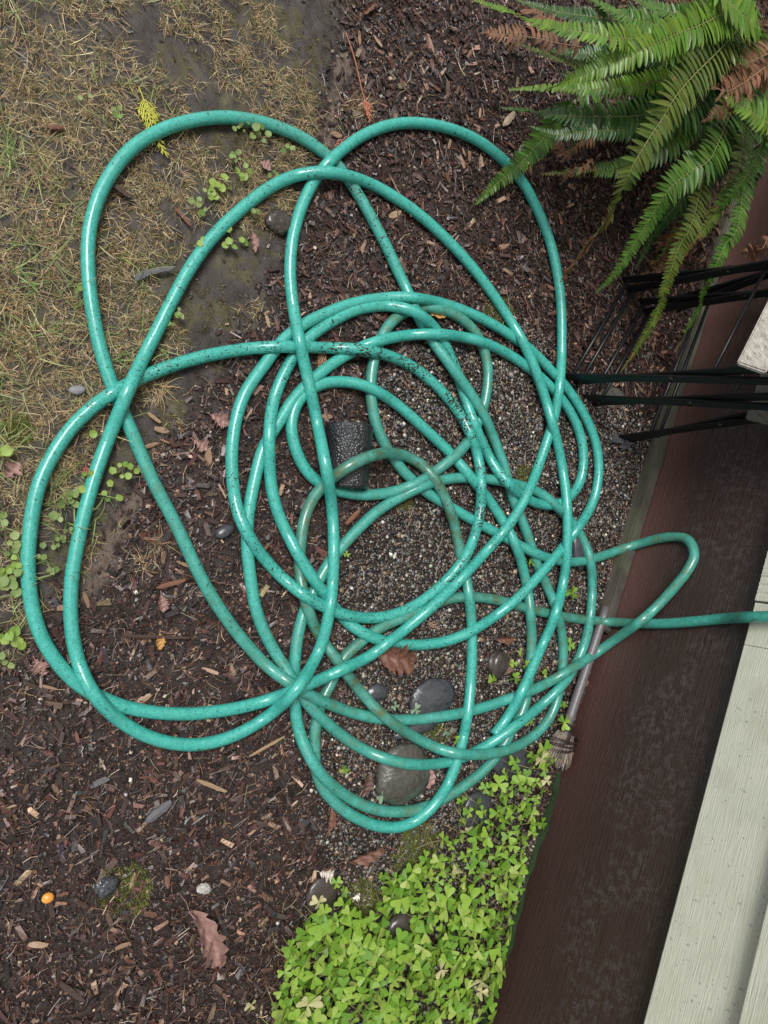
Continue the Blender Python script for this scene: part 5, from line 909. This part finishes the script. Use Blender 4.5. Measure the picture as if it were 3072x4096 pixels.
for (x, y, sz_) in cand[286:]+[(a_+random.uniform(-30, 30), b_+random.uniform(-30, 30), c_*.8) for a_, b_, c_ in cand[:120]]:
    h = random.choice((.012, .02, .03)); p_ = np.array(G(x, y, h)); a0 = r.uniform(0, 6.3)
    if walldist(p_[0], p_[1]) < .014: continue
    v_ = np.array((.16, .27, .035))*np.exp(r.normal(0, .2))
    for q in range(3):
        V, F = LT[r.integers(0, 6)]; a_ = a0+2.094*q; tx, ty = r.normal(0, .2, 2)
        V = V*sz_; R3 = rotm(np.array([a_]), np.array([ty]), np.array([tx]))[0]; parts.append((V@R3.T+p_, F)); cols_.append(np.repeat(v_[None], len(V), 0))
    V, F = tube([p_, p_*np.array((1, 1, .4))+r.normal(0, .003, 3)*(1, 1, 0), p_*np.array((1, 1, 0))+r.normal(0, .006, 3)*(1, 1, 0)], .0006, 4, False); parts.append((V, F)); cols_.append(np.repeat(np.array([[.2, .18, .07]]), len(V), 0))
V, F = join(parts); o = add('sorrel_undergrowth', mesh_np('sorrel_undergrowth', V, F, np.vstack(cols_), True, colmat('sorrel_low', .45, .4, 0, transl=.35))); tag(o, 'lower layer of small sorrel leaves beneath the dense patch', 'ground cover', kind='stuff')
SOLO = [(2054, 2653, .010, 'tiny yellow green sprout just above the diagonal hose near the gravel'), (1972, 2722, .014, 'sorrel sprout with one yellow lobe on gravel between two steep hoses'), (2062, 2712, .015, 'three lobed sprout touching the left side of the hose end strand'),
        (2105, 2660, .011, 'small sprout tucked between the two steep hoses'), (2257, 2889, .019, 'large sorrel leaf lying over the broom collar'), (2252, 2818, .009, 'small sprout beside the broom handle'), (1792, 2930, .014, 'pale greyish green sprout on gravel above the lowest loops'),
        (1826, 2960, .010, 'dim green sprout beside the vertical hose'), (2124, 2250, .013, 'open yellow green sorrel leaf between crossing hoses under the middle right bundle'), (2290, 2372, .017, 'green sprout between the two right strands near the wall rail'), (2279, 2580, .015, 'green sprout in the narrow gap beside the wall at the right strands'),
        (2083, 2606, .013, 'pair of fresh green lobes beside the olive hose strand'), (2180, 2695, .011, 'yellowish sprout right of the hose end strand'), (1582, 2824, .011, 'bright sprout beside the flat blue grey stone'), (1662, 2838, .012, 'pale grey green sprout on the flat blue grey stone'),
        (1534, 3182, .015, 'three round green lobes at the lower left of the grey cobble'), (1375, 3077, .010, 'lone pale sprout inside the lower loops'), (1848, 3205, .012, 'pale sprout just outside the lowest right strand'), (1345, 3530, .011, 'small sprout above the dark stone at the patch corner'), (1378, 3565, .011, 'second small sprout above the patch corner, right of the first'),
        (1005, 4020, .012, 'lone yellow sprout in the mulch at the bottom left of the patch'), (1530, 3505, .014, 'dark green sprout ahead of the clover patch'), (1562, 3520, .014, 'bright sprout leading the top of the clover patch'), (1275, 3610, .015, 'yellow leaf above the dark stone at the patch corner'),
        (2120, 2888, .012, 'yellow sprout half hidden under the two hoses by the broom'), (1385, 2215, .007, 'minute green sprout beside the short reddish twig'), (2150, 3030, .012, 'sprout between the broom head and the hose')]
for x, y, s_, lab in SOLO:
    mt = ox_grey if 'grey' in lab else (ox_pale if lab.startswith(('yellow leaf', 'lone yellow')) else None); sorrel(x, y, s_, lab, hi=0 if s_ < .016 else 1, mat=mt, name='sorrel_sprout')
# ================================================================ VIOLET SEEDLINGS IN THE LAWN
vio_m = objmat('seedling_leaf', [(0, (.13, .20, .05)), (.5, (.20, .29, .08)), (1, (.27, .33, .12))], rough=.45, bscale=90, bumps=.3, transl=.25, edge=(60, .66, (.33, .25, .12)))
vio_y = objmat('bright_seedling_leaf', [(0, (.22, .36, .06)), (1, (.33, .44, .10))], rough=.42, bscale=90, bumps=.3, transl=.3, edge=(70, .68, (.25, .18, .08)))
def cordate(seed):
    n_ = 14; V = [(0, .10, 0), (0, .5, -.03)]; 
    for q in range(n_):
        a_ = -math.pi/2+2*math.pi*q/n_; rr_ = .5*(1+.05*math.sin(5*a_+seed)); x, y = rr_*math.cos(a_)*.95, .5+rr_*math.sin(a_)
        if q == 0: y = .12
        if q == n_//2: y += .06
        V.append((x, y, .18*abs(x)+.02*math.sin(3*a_+seed)))
    F = [(1, 2+q, 2+(q+1) % n_) for q in range(n_)]; return np.array(V), np.array(F)
VM = {m_.name: [mesh_np('leaf', *((lambda t: (t[0], [t[1]]))(cordate(q))), smooth=True, mat=m_) for q in range(4)] for m_ in (vio_m, vio_y)}
VIO = [(969, 508, 5, .010, 60, 0, 'row of tiny green seedling leaves tucked under the upper left hose'), (1040, 552, 8, .015, 85, 0, 'seedling clump with the largest leaves below the top left hose'), (1164, 585, 4, .011, 50, 0, 'few small leaves against the hose just left of the top crossing'),
       (950, 640, 9, .010, 75, 0, 'loose seedling clump between the two hose arcs, upper part'), (975, 705, 5, .013, 55, 1, 'bright row of leaves above the inner left arc'), (868, 742, 9, .015, 90, 1, 'brightest yellow green seedling clump in the lawn inside the loops'), (815, 808, 7, .013, 75, 0, 'grey green seedling clump left of the brightest clump'),
       (1000, 850, 4, .012, 60, 0, 'seedling leaves poking out beneath the long inner arc'), (1085, 690, 3, .010, 50, 0, 'two or three pale leaves beside the pinkish dead leaf'), (774, 985, 5, .014, 70, 1, 'bright seedling leaves on the left flank of the long inner arc'), (935, 962, 6, .014, 80, 1, 'bright seedling leaves right of the long inner arc'),
       (702, 1262, 7, .011, 65, 0, 'small brownish seedling clump touching the inner arc'), (311, 1166, 3, .010, 35, 0, 'tiny seedling pair just outside the left loop'), (452, 455, 4, .013, 55, 0, 'small seedling near the upper left of the lawn'), (340, 394, 2, .013, 30, 0, 'single round seedling leaf in the upper left lawn'),
       (489, 1880, 7, .012, 75, 1, 'fresh seedling cluster right of the inner left hose'), (346, 1925, 5, .014, 60, 1, 'seedling leaves between the two left hoses near the red cedar tip'), (440, 1965, 5, .012, 55, 1, 'bright seedling row right of the inner left hose'), (245, 2030, 7, .015, 85, 0, 'broad seedling clump between the two left hoses'), (300, 1985, 6, .012, 65, 0, 'seedling leaves above the broad clump between the left hoses'),
       (211, 2165, 7, .010, 75, 0, 'reddish tinged low seedlings between the left hoses'), (268, 2125, 4, .011, 45, 0, 'two seedlings against the inner left hose'), (190, 2250, 7, .011, 75, 0, 'lowest seedling group between the left hoses'), (50, 2190, 7, .015, 75, 0, 'seedling clump at the left edge beside the outer hose, upper'), (40, 2260, 8, .015, 75, 1, 'seedling clump at the left edge beside the outer hose, middle'),
       (35, 2330, 8, .016, 70, 0, 'seedling clump at the left edge beside the outer hose, lower'), (60, 2555, 3, .020, 45, 1, 'large leaf at the left edge below the outer hose loop'), (10, 2530, 5, .014, 50, 1, 'seedlings cut off by the left edge near the bottom of the lawn'), (8, 1806, 3, .018, 30, 1, 'pale leaf at the left edge beside the curled lobed leaf'),
       (384, 1714, 2, .013, 25, 1, 'single bright leaf left of the inner hose under the crossing'), (12, 2085, 3, .015, 30, 0, 'pale seedling leaf at the left edge above the clumps'), (15, 2660, 4, .014, 40, 0, 'seedlings at the lower left tip of the lawn')]
for x, y, nl, sz_, sp, br_, lab in VIO:
    o = add('violet_seedling', None, loc=G(x, y, .002)); o.empty_display_size = .01; tag(o, lab, 'seedling'); base = G(x, y, .002)
    for q in range(nl):
        a_ = random.uniform(0, 6.3); rr_ = sp*math.sqrt(random.random())*.6; h = random.uniform(.008, .022); p_ = G(x+rr_*math.cos(a_), y+rr_*math.sin(a_), h)-base
        s_ = sz_*random.uniform(.6, 1.1); add('leaf', random.choice(VM[(vio_y if br_ else vio_m).name]), o, loc=p_, rot=(random.gauss(0, .25), random.gauss(0, .25), random.uniform(0, 6.3)), scale=(s_, s_, s_))
        V, F = tube([np.array(p_), np.array(p_)*np.array((.8, .8, .4)), (0, 0, 0)], .0005, 4, False); 
        if q < 3: add('stalk', mesh_np('stalk', V, F, mat=oxs_m), o)
# moss cushions on the gravel
mossb = colmat('moss_tuft', .8, .2, 0, transl=.2)
for (cx_, cy_, rx, cnt, lab) in [(1680, 3350, 70, 700, 'yellow green moss cushion below the lowest loop'), (1450, 3590, 75, 600, 'dark olive moss patch at the top of the clover'), (1640, 3440, 70, 500, 'moss creeping over gravel above the clover'), (1740, 2935, 60, 260, 'small moss patch beside the grey cobble'), (1625, 2010, 28, 160, 'moss speck on the gravel under the centre loops'), (1700, 3470, 50, 300, 'soft moss edge at the tip of the clover patch'), (2105, 1900, 40, 260, 'olive moss patch on gravel right of the centre loops'), (1990, 1240, 60, 300, 'olive moss beside the long diagonal hose'), (500, 3560, 110, 300, 'faint moss patch in the lower left mulch'), (80, 1720, 55, 250, 'olive moss tuft in the lawn by the outer left hose')]:
    q = np.sqrt(rng.random(cnt))*rx; a_ = rng.uniform(0, 6.3, cnt); pts_ = np.array([G(cx_+qq*math.cos(aa), cy_+qq*math.sin(aa)) for qq, aa in zip(q, a_)])
    blades('moss_patch', (pts_[:, 0], pts_[:, 1]), 5, .0015, .004, .010, .0006, [(.12, .15, .03), (.20, .22, .045), (.08, .09, .025)], [3, 2, 2], .7, lab, mossb); bpy.context.scene.objects[-1] if False else None
for o in [o for o in col.objects if o.name.startswith('moss_patch')]: o['category'] = 'moss'
# dry grass wisps on the mulch by the crossing
X_, Y_ = zip(*[G(x+random.gauss(0, 14), y+random.gauss(0, 14))[:2] for (x, y) in [(1455, 440)]*14+[(1400, 425)]*5+[(640, 1560)]*8+[(640, 2180)]*8+[(560, 2250)]*6])
blades('dry_grass_wisps', (np.array(X_), np.array(Y_)), 5, .004, .02, .045, .0006, STR, [5, 3, 4, 1, 0], .3, 'wispy pale dry grass tufts on the mulch edge', straw_m)
